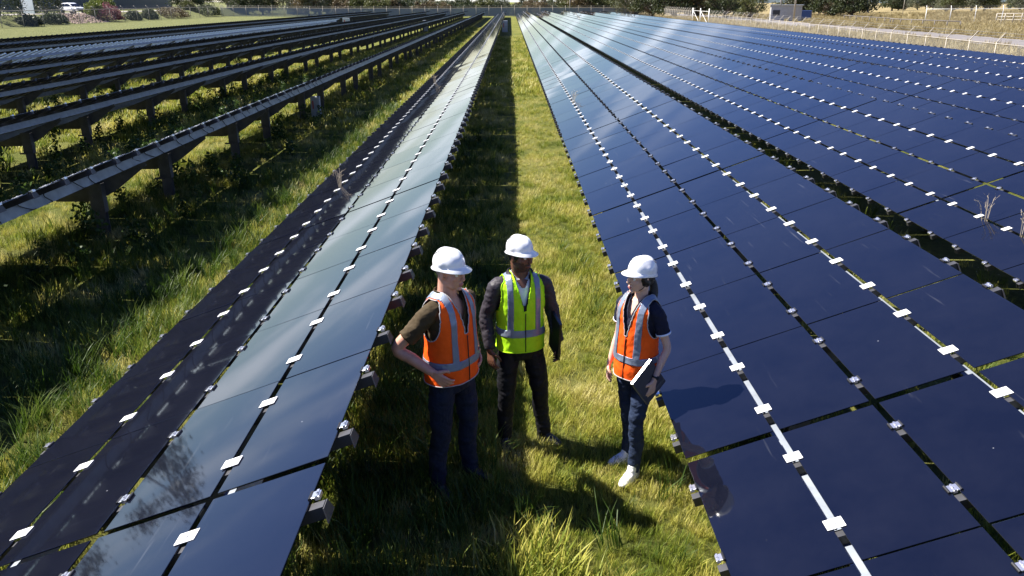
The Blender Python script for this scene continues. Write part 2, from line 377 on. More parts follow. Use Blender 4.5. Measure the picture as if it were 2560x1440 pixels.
def solar_row(label, xl, zl, y0, phase, y1, y_ind, y_clamp, y_post, y_rail=0, bare=False, name='solar_row', boxes=()):
    """row of tilted modules, four across. (xl, zl) low edge; joints at phase + k*LP; individual parts up to y_ind / y_clamp / ..."""
    root = empty(name, (xl, y0, gzf(xl, y0))); zoff = zl - gzf(xl, y0)
    tag(root, label, 'solar panels', 'rows of solar panels')
    rr = random.Random(int(abs(xl) * 100))
    k0 = math.ceil((y0 - phase) / LP); k1 = math.floor((y1 - phase) / LP)
    def T(c, y, n=0.0): return Vector((c * CT - n * ST, y - y0, zoff + c * ST + n * CT))
    far_p, far_plate, far_clip, far_rail = [], [], [], []
    for k in range(k0, k1):
        yc = phase + (k + .5) * LP; tb = (k % 5 == 0)
        if not bare:
            for c in range(4):
                p = T((c + .5) * W, yc)
                if yc < y_ind:
                    me_p, sh = panel_for(k, rr.choice((0, 0, 0, .002, .005)))
                    o = link('solar_panel', me_p, root, p + Vector((0, sh, rr.uniform(-.0015, .0015))), (rr.gauss(0, .0018), -TILT + rr.gauss(0, .0022), 0))
                else: far_p.append(p)
        for fy in (.24, .76):
            y = phase + (k + fy) * LP
            pr = T(2 * W + .01, y - .058, -.009)
            if y < y_rail: link('rail', ME_RAIL_BARE if bare else ME_RAIL, root, pr, EUL)
            else: far_rail.append(T(2 * W + .01, y - .058, -.035))
            if bare: continue
            for li in range(5):
                p = T(li * W + (-.012 if li == 0 else .012 if li == 4 else 0), y)
                if y < y_clamp:
                    me = ME_PLATE if li in (1, 3) else (ME_LOW if li == 0 else ME_HIGH if li == 4 else ME_MID)
                    link('plate_clamp' if li in (1, 3) else 'clip', me, root, p, EUL)
                elif li in (1, 3): far_plate.append(T(li * W, y, .008))
                else: far_clip.append(T(li * W, y, .006))
    if far_p:
        o = link('far_panels', many_boxes('far_panels', far_p, (PW, LP - .018, .008), ROT, M['panel']), root); o['kind'] = 'stuff'
        o.data.materials.append(M['panel_back'])
        nn = len(far_p); mi = np.zeros(nn * 6, dtype=np.int32); mi[4::6] = 1; o.data.polygons.foreach_set('material_index', mi)
    if far_plate: link('far_plate_clamps', many_boxes('far_plate_clamps', far_plate, (.098, .078, .006), ROT, M['white_metal']), root)['kind'] = 'stuff'
    if far_clip: link('far_clips', many_boxes('far_clips', far_clip, (.07, .07, .03), ROT, M['rubber']), root)['kind'] = 'stuff'
    if far_rail: link('far_rails', many_boxes('far_rails', far_rail, (RAIL_L, .05, .05), ROT, M['rail_bare' if bare else 'rail']), root)['kind'] = 'stuff'
    # purlins under the plate-clamp lines
    ya, yb = phase + k0 * LP, phase + k1 * LP
    for li in (1, 3):
        bm = bmesh.new(); L = yb - ya; a = T(li * W + .006, (ya + yb) / 2, -.072)
        box(bm, (0, 0, 0), (.062, L, .006)); box(bm, (.028, 0, -.06), (.006, L, .12)); box(bm, (.004, 0, -.12), (.052, L, .006)); box(bm, (-.028, 0, -.012), (.006, L, .018))
        link('purlin', bm_mesh(bm, 'purlin', M['steel']), root, a, EUL)
    # posts: alternating 2-panel and 3-panel spacing
    far_post, far_arm = [], []
    k = k0 - (k0 % 5)
    while k <= k1:
        for off in (1.0, 3.0):
            y = phase + (k + off) * LP + .05
            if y < ya or y > yb: continue
            pc = T(POST_C, y, -.2)
            if y < y_post:
                link('tilt_arm', ME_ARM, root, T(0, y), EUL)
                post = link('support_post', ME_PILE, root, (pc.x, y - y0 - .115, pc.z - .44))
                link('sleeve', ME_SLEEVE, post, (0, -.012, .42))
            else:
                far_post.append((pc.x, y - y0 - .06, pc.z - .42)); far_arm.append(T(POST_C - .08, y, -.36))
        k += 5
    if far_post:
        link('far_posts', many_boxes('far_posts', far_post, (.18, .10, .95), np.eye(3), M['steel_dark']), root)['kind'] = 'stuff'
        link('far_arms', many_boxes('far_arms', far_arm, (1.1, .05, .34), ROT, M['steel_dark']), root)['kind'] = 'stuff'
    return root

Y_END = 184
def cables(root, zl, xl, y0, ya, yb, seed):
    rr = random.Random(seed); zoff = zl - gzf(xl, y0)
    def T(c, y, n): return Vector((c * CT - n * ST, y - y0, zoff + c * ST + n * CT))
    y = ya
    while y < yb:
        c0 = 3 * W + .045; bm = bmesh.new(); d = rr.uniform(.15, .45)
        pts = [T(c0 + rr.uniform(.02, .3), y, -.02), T(c0 + .01, y + d * .3, -.08), T(c0 + rr.uniform(-.01, .03), y + d * .65, -.14 - rr.uniform(0, .08)), T(c0 - .02, y + d, -.19)]
        tube(bm, pts, [.006] * 4, 5, res=4); link('cable', bm_mesh(bm, 'cable', M['cable'], True), root); y += rr.uniform(.3, .75)
rows = {}
rows['R1'] = solar_row('row of blue panels whose low edge runs past the woman holding the laptop', 1.10, .60, -4, 4.313, Y_END, 36, 17, 6, y_rail=9)
rows['R2'] = solar_row('row of blue panels second from the three people, across the dark gap', 5.305, .60, 1, 10.48, Y_END, 40, 20, 4, y_rail=9)
rows['R3'] = solar_row('third row of blue panels counted from the woman, mid-field', 9.50, .565, 6, 9.2, Y_END, 46, 26, 5)
rows['R4'] = solar_row('fourth row of blue panels counted from the woman, next to last before the road fence', 13.72, .52, 12, 12.6, Y_END, 52, 32, 8)
rows['R5'] = solar_row('last row of blue panels, alongside the fence with angled post tops and the road', 17.92, .46, 17, 18.1, Y_END, 58, 38, 12)
rows['L1'] = solar_row('row of panels reflecting clouds and a tree, behind the man in the orange vest', -3.11, .53, -4, 3.118, Y_END, 36, 17, 6, y_rail=16)
rows['L2'] = solar_row('row seen from its shaded underside, with the grey cabinet on a near post', -7.32, .615, -3, 4.2, Y_END, 34, 20, 48, y_rail=18)
cables(rows['L2'], .615, -7.32, -3, 7.5, 24, 3)
rows['L3'] = solar_row('second row seen from its shaded underside, left of the cloud-reflecting row', -11.53, .50, 2, 3.6, Y_END, 36, 20, 56, y_rail=10)
rows['L4'] = solar_row('third row seen from its shaded underside, between two others on posts', -15.74, .42, 6, 8.1, Y_END, 30, 16, 62)
rows['L5'] = solar_row('fourth row seen from its underside, directly in front of the bare metal rack', -19.95, .44, 12, 13.4, Y_END, 34, 18, 66)
rows['L6'] = solar_row('bare metal rack without panels, pale blue steel rails showing', -24.16, .40, 16, 17.0, 108, 16, 16, 60, y_rail=100, bare=True, name='bare_solar_rack')
rows['L6']['category'] = 'solar rack'
rows['L7'] = solar_row('dark row of panels just behind the bare metal rack', -28.37, .40, 22, 23.5, Y_END, 40, 22, 24)
rows['L8'] = solar_row('outermost dark row of panels along the open grass by the garden fence', -32.58, .40, 26, 27.0, Y_END, 44, 26, 28)

# ------------------------------------------------------------------ grass (uncountable: stuff)
def blade_mat(name, cols, trans=.35):
    m = bpy.data.materials.new(name); m.use_nodes = True; nt = m.node_tree; b = P(m)
    oi = nt.nodes.new('ShaderNodeObjectInfo'); r = nt.nodes.new('ShaderNodeValToRGB')
    for i, (p, c) in enumerate(cols):
        e = r.color_ramp.elements[i] if i < 2 else r.color_ramp.elements.new(p)
        e.position = p; e.color = (*c, 1)
    geo = nt.nodes.new('ShaderNodeNewGeometry')
    n = nt.nodes.new('ShaderNodeTexNoise'); n.inputs['Scale'].default_value = .9; n.inputs['Detail'].default_value = 3
    nt.links.new(geo.outputs['Position'], n.inputs['Vector'])
    # patches of the lawn lean green or straw, single tufts vary around them
    a = nt.nodes.new('ShaderNodeMath'); a.operation = 'MULTIPLY_ADD'; a.inputs[1].default_value = 2.5; a.inputs[2].default_value = -1.0
    nt.links.new(n.outputs['Fac'], a.inputs[0])
    a2 = nt.nodes.new('ShaderNodeMath'); a2.operation = 'MULTIPLY_ADD'; a2.inputs[1].default_value = .55
    nt.links.new(oi.outputs['Random'], a2.inputs[0]); nt.links.new(a.outputs[0], a2.inputs[2])
    nt.links.new(a2.outputs[0], r.inputs['Fac'])
    nt.links.new(r.outputs[0], b.inputs['Base Color']); b.inputs['Roughness'].default_value = .5; b.inputs['Specular IOR Level'].default_value = .3
    t = nt.nodes.new('ShaderNodeBsdfTranslucent'); nt.links.new(r.outputs[0], t.inputs['Color'])
    mx = nt.nodes.new('ShaderNodeMixShader'); mx.inputs[0].default_value = trans
    nt.links.new(b.outputs[0], mx.inputs[1]); nt.links.new(t.outputs[0], mx.inputs[2])
    nt.links.new(mx.outputs[0], nt.nodes['Material Output'].inputs['Surface'])
    return m
M['blade'] = blade_mat('grass_blade', [(0, (.07, .12, .012)), (1, (.56, .50, .20)), (.35, (.22, .26, .03)), (.66, (.42, .39, .075))])
M['blade_shade'] = blade_mat('shade_toned_blade', [(0, (.022, .05, .006)), (1, (.16, .20, .03)), (.5, (.06, .11, .012))])  # green of the long grass, darkened in colour to deepen the shaded strips
M['straw'] = blade_mat('straw_blade', [(0, (.18, .14, .055)), (1, (.40, .34, .19)), (.5, (.30, .24, .11))])
M['weed'] = blade_mat('weed_leaf', [(0, (.02, .05, .008)), (1, (.08, .13, .03))])

def tuft(name, nb, rad, h0, h1, width, material, seed, lean=.5):
    rg = np.random.default_rng(seed); V, F = [], []
    for _ in range(nb):
        a = rg.uniform(0, 2 * math.pi); q = rad * math.sqrt(rg.uniform()); bx, by = q * math.cos(a), q * math.sin(a)
        h = rg.uniform(h0, h1); d = rg.uniform(0, 2 * math.pi); ln = lean * h * rg.uniform(.25, 1.2); dx, dy = math.cos(d), math.sin(d)
        w = width * rg.uniform(.6, 1.2); px, py = -dy * w / 2, dx * w / 2; i = len(V)
        for t, ww in ((0, .8), (.45, 1.0), (.8, .7)):
            x, y, z = bx + dx * ln * t * t, by + dy * ln * t * t, h * (t - .18 * t * t * (ln / h)) - .015
            V += [(x - px * ww, y - py * ww, z), (x + px * ww, y + py * ww, z)]
        V.append((bx + dx * ln * 1.05, by + dy * ln * 1.05, h * (1 - .25 * ln / h)))
        F += [(i, i + 1, i + 3), (i, i + 3, i + 2), (i + 2, i + 3, i + 5), (i + 2, i + 5, i + 4), (i + 4, i + 5, i + 6)]
    return np_mesh(name, V, F, material)
def leafy(name, nl, h, seed):
    rg = np.random.default_rng(seed); V, F = [], []
    for _ in range(nl):
        z = h * rg.uniform(.1, 1); a = rg.uniform(0, 2 * math.pi); q = rg.uniform(.01, .10); c = np.array([q * math.cos(a), q * math.sin(a), z])
        u = rg.normal(size=3); u /= np.linalg.norm(u); v = np.cross(u, rg.normal(size=3)); v /= np.linalg.norm(v); L, w = rg.uniform(.04, .09), rg.uniform(.012, .026)
        i = len(V); V += [c, c + u * L * .5 + v * w, c + u * L, c + u * L * .5 - v * w]; F += [(i, i + 1, i + 2), (i, i + 2, i + 3)]
    return np_mesh(name, V, F, M['weed'])

def scatter(name, pts, meshes, scale, tint_seed=0):
    """one object: points carry rotation, scale and index; geometry nodes put a tuft on each"""
    src = bpy.data.collections.new(name + '_source')
    for i, me in enumerate(meshes):
        o = bpy.data.objects.new(f'{name}_tuft', me); src.objects.link(o)
    pts = np.asarray(pts, dtype=np.float32); n = len(pts)
    me = bpy.data.meshes.new(name); me.vertices.add(n); me.vertices.foreach_set('co', pts.ravel())
    rg = np.random.default_rng(tint_seed + 5)
    at = me.attributes.new('rotz', 'FLOAT_VECTOR', 'POINT'); rv = np.zeros((n, 3), np.float32); rv[:, 2] = rg.uniform(0, 6.28, n); rv[:, :2] = rg.normal(0, .12, (n, 2)); at.data.foreach_set('vector', rv.ravel())
    at = me.attributes.new('scl', 'FLOAT', 'POINT'); at.data.foreach_set('value', np.asarray(scale, dtype=np.float32))
    o = link(name, me)
    g = bpy.data.node_groups.new(name + '_gn', 'GeometryNodeTree')
    g.interface.new_socket('Geometry', in_out='INPUT', socket_type='NodeSocketGeometry'); g.interface.new_socket('Geometry', in_out='OUTPUT', socket_type='NodeSocketGeometry')
    N = g.nodes; gi = N.new('NodeGroupInput'); go = N.new('NodeGroupOutput'); ip = N.new('GeometryNodeInstanceOnPoints'); ci = N.new('GeometryNodeCollectionInfo')
    ci.inputs['Collection'].default_value = src; ci.inputs['Separate Children'].default_value = True; ci.inputs['Reset Children'].default_value = True
    a1 = N.new('GeometryNodeInputNamedAttribute'); a1.data_type = 'FLOAT_VECTOR'; a1.inputs['Name'].default_value = 'rotz'
    a2 = N.new('GeometryNodeInputNamedAttribute'); a2.data_type = 'FLOAT'; a2.inputs['Name'].default_value = 'scl'
    g.links.new(gi.outputs[0], ip.inputs['Points']); g.links.new(ci.outputs[0], ip.inputs['Instance']); ip.inputs['Pick Instance'].default_value = True
    rnd = N.new('FunctionNodeRandomValue'); rnd.data_type = 'INT'; rnd.inputs['Min'].default_value = 0; rnd.inputs['Max'].default_value = len(meshes) - 1
    outi = [s for s in rnd.outputs if s.enabled][0]; g.links.new(outi, ip.inputs['Instance Index'])
    g.links.new(a1.outputs['Attribute'], ip.inputs['Rotation']); g.links.new(a2.outputs['Attribute'], ip.inputs['Scale'])
    g.links.new(ip.outputs[0], go.inputs[0])
    o.modifiers.new('scatter', 'NODES').node_group = g
    o['kind'] = 'stuff'
    return o
def rnd_pts(x0, x1, y0, y1, dens, seed):
    rg = np.random.default_rng(seed); n = int((x1 - x0) * (y1 - y0) * dens)
    x = rg.uniform(x0, x1, n); y = rg.uniform(y0, y1, n); return x, y
def with_z(x, y): return np.stack([x, y, gz(x, y)], -1)

TUFTS = [tuft('tuft', 26, .075, .05, .15, .0055, M['blade'], s, .55) for s in range(5)]
TALL = [tuft('tall_tuft', 26, .07, .14, .34, .0065, M['blade_shade'], 20 + s, .65) for s in range(4)]
FARG = [tuft('far_tuft', 26, .16, .07, .20, .016, M['blade'], 40 + s, .6) for s in range(3)]
X, Y = [], []
for a in [(-1.6, 1.7, 1.6, 9, 150), (-.2, 1.6, 1.6, 6.5, 190), (-.1, 1.6, 6.5, 14, 60), (-1.5, 1.9, 9, 18, 75), (-1.4, 2.4, 18, 34, 36), (-9.5, -2.6, 3.5, 12, 55), (-9.5, -2.4, 12, 24, 36), (1.7, 6.2, 1.6, 10, 30), (2.9, 6, 10, 24, 22)]:
    x, y = rnd_pts(*a, seed=len(X) + 1); X.append(x); Y.append(y)
X = np.concatenate(X); Y = np.concatenate(Y)
nn_ = np.array([noise.noise((float(a) * .8, float(b) * .8, 3.1)) for a, b in zip(X, Y)])
SC = (1.0 + .55 * nn_) * RNG.uniform(.75, 1.25, len(X)) * np.where((X > -.05) & (X < 1.5), .78, 1.05)
# longer grass: along the low edge of the reflecting row, in the shade of the rows, a few clumps on the lawn
X = np.concatenate([X, RNG.normal(.16, .12, 70)]); Y = np.concatenate([Y, RNG.normal(3.75, .22, 70)]); SC = np.concatenate([SC, RNG.uniform(1.5, 2.4, 70)])
tag(scatter('grass', with_z(X, Y), TUFTS, SC), 'short green and straw-coloured grass between the nearest panel rows', 'grass')
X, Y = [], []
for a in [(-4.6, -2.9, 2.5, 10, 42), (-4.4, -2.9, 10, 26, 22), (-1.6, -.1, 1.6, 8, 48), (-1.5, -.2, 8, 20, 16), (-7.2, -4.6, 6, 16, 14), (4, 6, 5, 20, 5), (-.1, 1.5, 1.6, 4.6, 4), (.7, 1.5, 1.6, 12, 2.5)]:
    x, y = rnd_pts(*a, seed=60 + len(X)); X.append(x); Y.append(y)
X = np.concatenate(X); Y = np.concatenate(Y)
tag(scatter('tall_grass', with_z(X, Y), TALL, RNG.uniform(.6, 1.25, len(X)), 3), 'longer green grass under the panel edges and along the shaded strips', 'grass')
X, Y = [], []
for a in [(-1.4, 2.2, 30, 80, 12), (-14, -2.3, 22, 60, 7), (-24, -9, 7, 60, 5), (-9.5, -2, 60, 110, 2.2)]:
    x, y = rnd_pts(*a, seed=90 + len(X)); X.append(x); Y.append(y)
X = np.concatenate(X); Y = np.concatenate(Y)
tag(scatter('far_grass', with_z(X, Y), FARG, RNG.uniform(.8, 1.6, len(X)), 4), 'rough grass between the rows towards the far fence', 'grass')
# leafy weeds in the shade of the back-view rows
WE = [leafy('weed', 90, .3 + .1 * s, 70 + s) for s in range(3)]
X, Y = [], []
for a in [(-6.8, -5.0, 6, 26, 1.6), (-11.2, -8.2, 8, 40, 2.2), (-15.4, -12.6, 10, 50, 1.4), (3.4, 5.2, 5, 22, 1.5)]:
    x, y = rnd_pts(*a, seed=120 + len(X)); X.append(x); Y.append(y)
X = np.concatenate(X); Y = np.concatenate(Y)
tag(scatter('weeds', with_z(X, Y), WE, RNG.uniform(.5, 1.3, len(X)), 8), 'dark leafy weeds growing round the posts of the shaded rows', 'weeds')
# dry straw grass between the last row, the road and the paddock
ST_ = [tuft('straw_tuft', 40, .35, .25, .7, .03, M['straw'], 140 + s, .5) for s in range(3)]
X, Y = [], []
for a in [(20.8, 37, 28, 80, 2.2), (22, 38, 80, 170, .9), (46.5, 62, 45, 130, 1.3), (48, 70, 130, 190, .6), (60, 125, 85, 200, .45)]:
    x, y = rnd_pts(*a, seed=150 + len(X)); X.append(x); Y.append(y)
X = np.concatenate(X); Y = np.concatenate(Y)
tag(scatter('dry_grass', with_z(X, Y), ST_, RNG.uniform(.6, 1.3, len(X)), 9), 'dry golden grass on both sides of the road beyond the last row', 'grass')

# ------------------------------------------------------------------ people
def fabric(name, col, rough=.85, var=.12, bump=.25, bscale=18, col2=None, sheen=.0):
    m = mat(name, col, rough, var=var, scale=14, bump=bump, bscale=bscale, spec=.25, col2=col2); P(m).inputs['Sheen Weight'].default_value = sheen; return m
def skin(name, col, col2):
    m = mat(name, col, .48, col2=col2, scale=26, spec=.4); b = P(m)
    b.inputs['Subsurface Weight'].default_value = .12; b.inputs['Subsurface Radius'].default_value = (.012, .005, .003); return m
M['skin_fair'] = skin('skin_fair', (.50, .25, .175), (.58, .32, .235))
M['skin_dark'] = skin('skin_dark', (.135, .058, .034), (.175, .08, .05))
M['skin_light'] = skin('skin_light', (.58, .35, .255), (.64, .42, .32))
M['lips'] = mat('lips', (.40, .14, .12), .45); M['lips_dark'] = mat('lips_dark', (.13, .05, .042), .45)
M['beard'] = mat('beard', (.062, .028, .018), .8, var=.3, scale=120)
M['hair'] = mat('hair', (.008, .007, .008), .42, var=.3, scale=60, bump=.4, bscale=140); M['hair_grey'] = mat('hair_grey', (.22, .17, .14), .7, var=.3, scale=90)
M['eye_white'] = mat('eye_white', (.7, .68, .65), .2); M['iris'] = mat('iris', (.02, .012, .008), .15)
M['hat'] = mat('helmet_plastic', (.82, .83, .85), .22, coat=.3, var=.02, scale=5)
M['vent'] = mat('helmet_vent', (.10, .10, .11), .6)
M['orange'] = fabric('hi_vis_orange', (.95, .105, .004), .75, .07, .2, 24); M['lime'] = fabric('hi_vis_lime', (.46, .85, .012), .75, .07, .2, 24)
M['silver'] = fabric('reflective_tape', (.21, .25, .33), .34, .08, .12, 40)
P(M['silver']).inputs['Metallic'].default_value = .25
M['piping'] = fabric('grey_piping', (.38, .38, .38))
M['olive'] = fabric('olive_knit', (.055, .038, .018)); M['navy'] = fabric('navy_cotton', (.012, .013, .028)); M['jacket'] = fabric('grey_softshell', (.036, .031, .038), .55, .15, .3, 12)
M['white_cotton'] = fabric('white_cotton', (.72, .74, .80)); M['jeans'] = fabric('dark_denim', (.012, .017, .038), .8, .3, .3, 60); M['black_cloth'] = fabric('black_trousers', (.008, .008, .011), .62)
M['jeans_f'] = fabric('navy_denim', (.016, .027, .060), .75, .3, .3, 60)
M['boot'] = mat('boot_leather', (.012, .011, .010), .4, bump=.2, bscale=40); M['sneaker'] = mat('sneaker', (.80, .79, .76), .55, var=.06, scale=30); M['sole'] = mat('sole', (.55, .53, .50), .7)
M['strap'] = mat('strap', (.01, .01, .012), .5); M['belt'] = mat('belt', (.012, .010, .009), .5)

def displace(me, amp, scale, seed=0, stretch=(1, 1, 1), lo=None):
    n = len(me.vertices); co = np.empty(n * 3, np.float32); me.vertices.foreach_get('co', co); co = co.reshape(-1, 3)
    no = np.empty(n * 3, np.float32); me.vertices.foreach_get('normal', no); no = no.reshape(-1, 3)
    q = co * np.array(stretch) * scale
    d = np.array([noise.noise((a + seed, b, c)) + .5 * noise.noise((2.1 * a, 2.1 * b + seed, 2.1 * c)) for a, b, c in q.tolist()])
    co = co + no * (d * amp)[:, None]
    me.vertices.foreach_set('co', co.astype(np.float32).ravel()); me.update(); return me

def ring_pts(z, rx, ry, cy, e, n):
    out = []
    for k in range(n):
        t = 2 * math.pi * k / n; c, s = math.cos(t), math.sin(t)
        out.append(Vector((rx * math.copysign(abs(c) ** (2 / e), c), cy + ry * math.copysign(abs(s) ** (2 / e), s), z)))
    return out
def loft(bm, rings, n=32, e=2.3):
    L = [[bm.verts.new(p) for p in ring_pts(*r, e, n)] for r in rings]
    for a, b in zip(L, L[1:]):
        for k in range(n): bm.faces.new((a[k], a[(k + 1) % n], b[(k + 1) % n], b[k]))
    bm.faces.new(L[0][::-1]); bm.faces.new(L[-1])
def interp_rings(rings, n):
    r = np.array(rings); zs = np.linspace(r[0, 0], r[-1, 0], n); return [(z, *[float(np.interp(z, r[:, 0], r[:, i])) for i in range(1, 4)]) for z in zs]

def hand_parts(bm, w, d, nrm, side_v, curl, s=1.0, spread=.10, thumb=1.0):
    """w wrist, d hand direction, nrm palm normal, side_v towards the thumb"""
    d = Vector(d).normalized(); nrm = Vector(nrm); nrm = (nrm - d * nrm.dot(d)).normalized(); sv = d.cross(nrm).normalized()
    if sv.dot(Vector(side_v)) < 0: sv = -sv
    w = Vector(w)
    L = (.072, .080, .075, .060)
    for i in range(4):
        off = (.030 - .020 * i) * s
        k = w + d * (.088 - .004 * abs(i - 1)) * s + sv * off
        tube(bm, [w + sv * off * .55 + d * .0, (w + k) / 2 + sv * off * .12, k], [.016 * s, .0135 * s, .0115 * s], 10, res=3)
        c = curl[i] if isinstance(curl, (list, tuple)) else curl
        p = k; dirn = (d + sv * (spread * (1.2 - .8 * i))).normalized(); pts = [p]; ang = 0
        for f, fl in ((.45, .5), (.32, 1.0), (.23, .7)):
            ang += c * fl
            q = (dirn * math.cos(ang) + nrm * math.sin(ang)); p = p + q * L[i] * f * s * 1.05; pts.append(p)
        tube(bm, pts, [.0108 * s, .0098 * s, .0088 * s, .0072 * s], 8, res=2); ell(bm, pts[-1], (.0072 * s,) * 3, u=8, v=6)
    tb = w + d * .022 * s + sv * .022 * s
    tube(bm, [tb, tb + (d * .55 + sv * .75 + nrm * .25 * thumb).normalized() * .04 * s, tb + (d * .75 + sv * .55 + nrm * .5 * thumb).normalized() * .072 * s, tb + (d * .9 + sv * .32 + nrm * .6 * thumb).normalized() * .095 * s],
         [.016 * s, .0135 * s, .0115 * s, .009 * s], 8, res=2)
    ell(bm, w + d * .045 * s + nrm * .004, (.034 * s, .034 * s, .015 * s), rot=Matrix((sv, d, nrm)).transposed())

def helmet_mesh():
    n = 72; A, B, Hh = .0925, .114, .106
    def dome(a, ph):
        x, y = math.cos(a), math.sin(a); s, c = math.sin(ph) ** .92, math.cos(ph) ** .95
        p = Vector((A * x * s, B * y * s + .004, .036 + Hh * c))
        rg = .0075 * math.exp(-(p.x / .017) ** 2) * min(1, c * 2.2)                        # crown ridge
        rg += .004 * math.exp(-((abs(p.x) - .050) / .008) ** 2) * min(1, c * 1.6) * (1 if p.y > -.06 else .4)
        q = Vector((x * s * .8, y * s * .8, c + .05)).normalized(); p += q * rg
        sl = .007 * math.exp(-(((p.y + .002) / .030) ** 2 + ((p.z - .062) / .026) ** 2) ** 2)      # side boss
        p.x += math.copysign(sl, x) if abs(x) > .5 else 0
        return p
    V, F = [Vector((0, .004, .036 + Hh + .0075))], []
    phs = [math.pi / 2 * k / 15 for k in range(1, 16)]
    rows_ = [[dome(2 * math.pi * k / n, ph) for k in range(n)] for ph in phs]
    def brim(a):
        f = max(0, -math.sin(a)); bk = max(0, math.sin(a)); return .008 + .044 * f ** 1.7 + .010 * bk ** 3
    sk, br, bu, ins = [], [], [], []
    for k in range(n):
        a = 2 * math.pi * k / n; x, y = math.cos(a), math.sin(a); f = max(0, -math.sin(a)); b = brim(a); drop = -.012 - .010 * f ** 2 + .012 * (1 - f) * 0
        sk.append(Vector((A * x * 1.012, B * y * 1.012 + .004, .024)))
        br.append(Vector(((A + b * .9) * x, (B + b) * y + .004, .024 + drop)))
        bu.append(Vector(((A + b * .9 - .002) * x, (B + b - .002) * y + .004, .019 + drop)))
        ins.append(Vector((A * .95 * x, B * .95 * y + .004, .016)))
    rows_ += [sk, br, bu, ins]
    for r in rows_: V += r
    for k in range(n): F.append((0, 1 + (k + 1) % n, 1 + k))
    me = bpy.data.meshes.new('hard_hat'); faces = [tuple(f[::-1]) for f in F]
    for ri in range(len(rows_) - 1):
        o = 1 + ri * n
        for k in range(n): faces.append((o + k, o + (k + 1) % n, o + n + (k + 1) % n, o + n + k))
    me.from_pydata([tuple(v) for v in V], [], faces); me.update()
    bm = bmesh.new(); bm.from_mesh(me); bmesh.ops.recalc_face_normals(bm, faces=bm.faces); bm.to_mesh(me); bm.free()
    me.materials.append(M['hat']); return smooth(me)
ME_HAT = helmet_mesh()
def vents_mesh():
    bm = bmesh.new()
    for s in (-1, 1):
        for k in range(3): box(bm, (s * (.052 + .003 * k), .040 + .012 * k, .128 - .008 * k), (.006, .008, .004), rot=Euler((.5, s * .7, 0)).to_matrix())
    return bm_mesh(bm, 'vent', M['vent'])
ME_VENT = vents_mesh()
def eye_mesh():
    bm = bmesh.new(); ell(bm, (0, 0, 0), (.0125,) * 3, u=16, v=12); ell(bm, (0, -.0075, 0), (.0062, .0058, .0062), u=10, v=8, mi=1)
    return bm_mesh(bm, 'eye', [M['eye_white'], M['iris']], True)
ME_EYE = eye_mesh()
def brow_mesh(m):
    bm = bmesh.new(); tube(bm, [(-.017, .004, -.001), (0, -.002, .003), (.017, .005, .0)], [.0022, .0032, .0016], 6, res=3); return bm_mesh(bm, 'eyebrow', m, True)

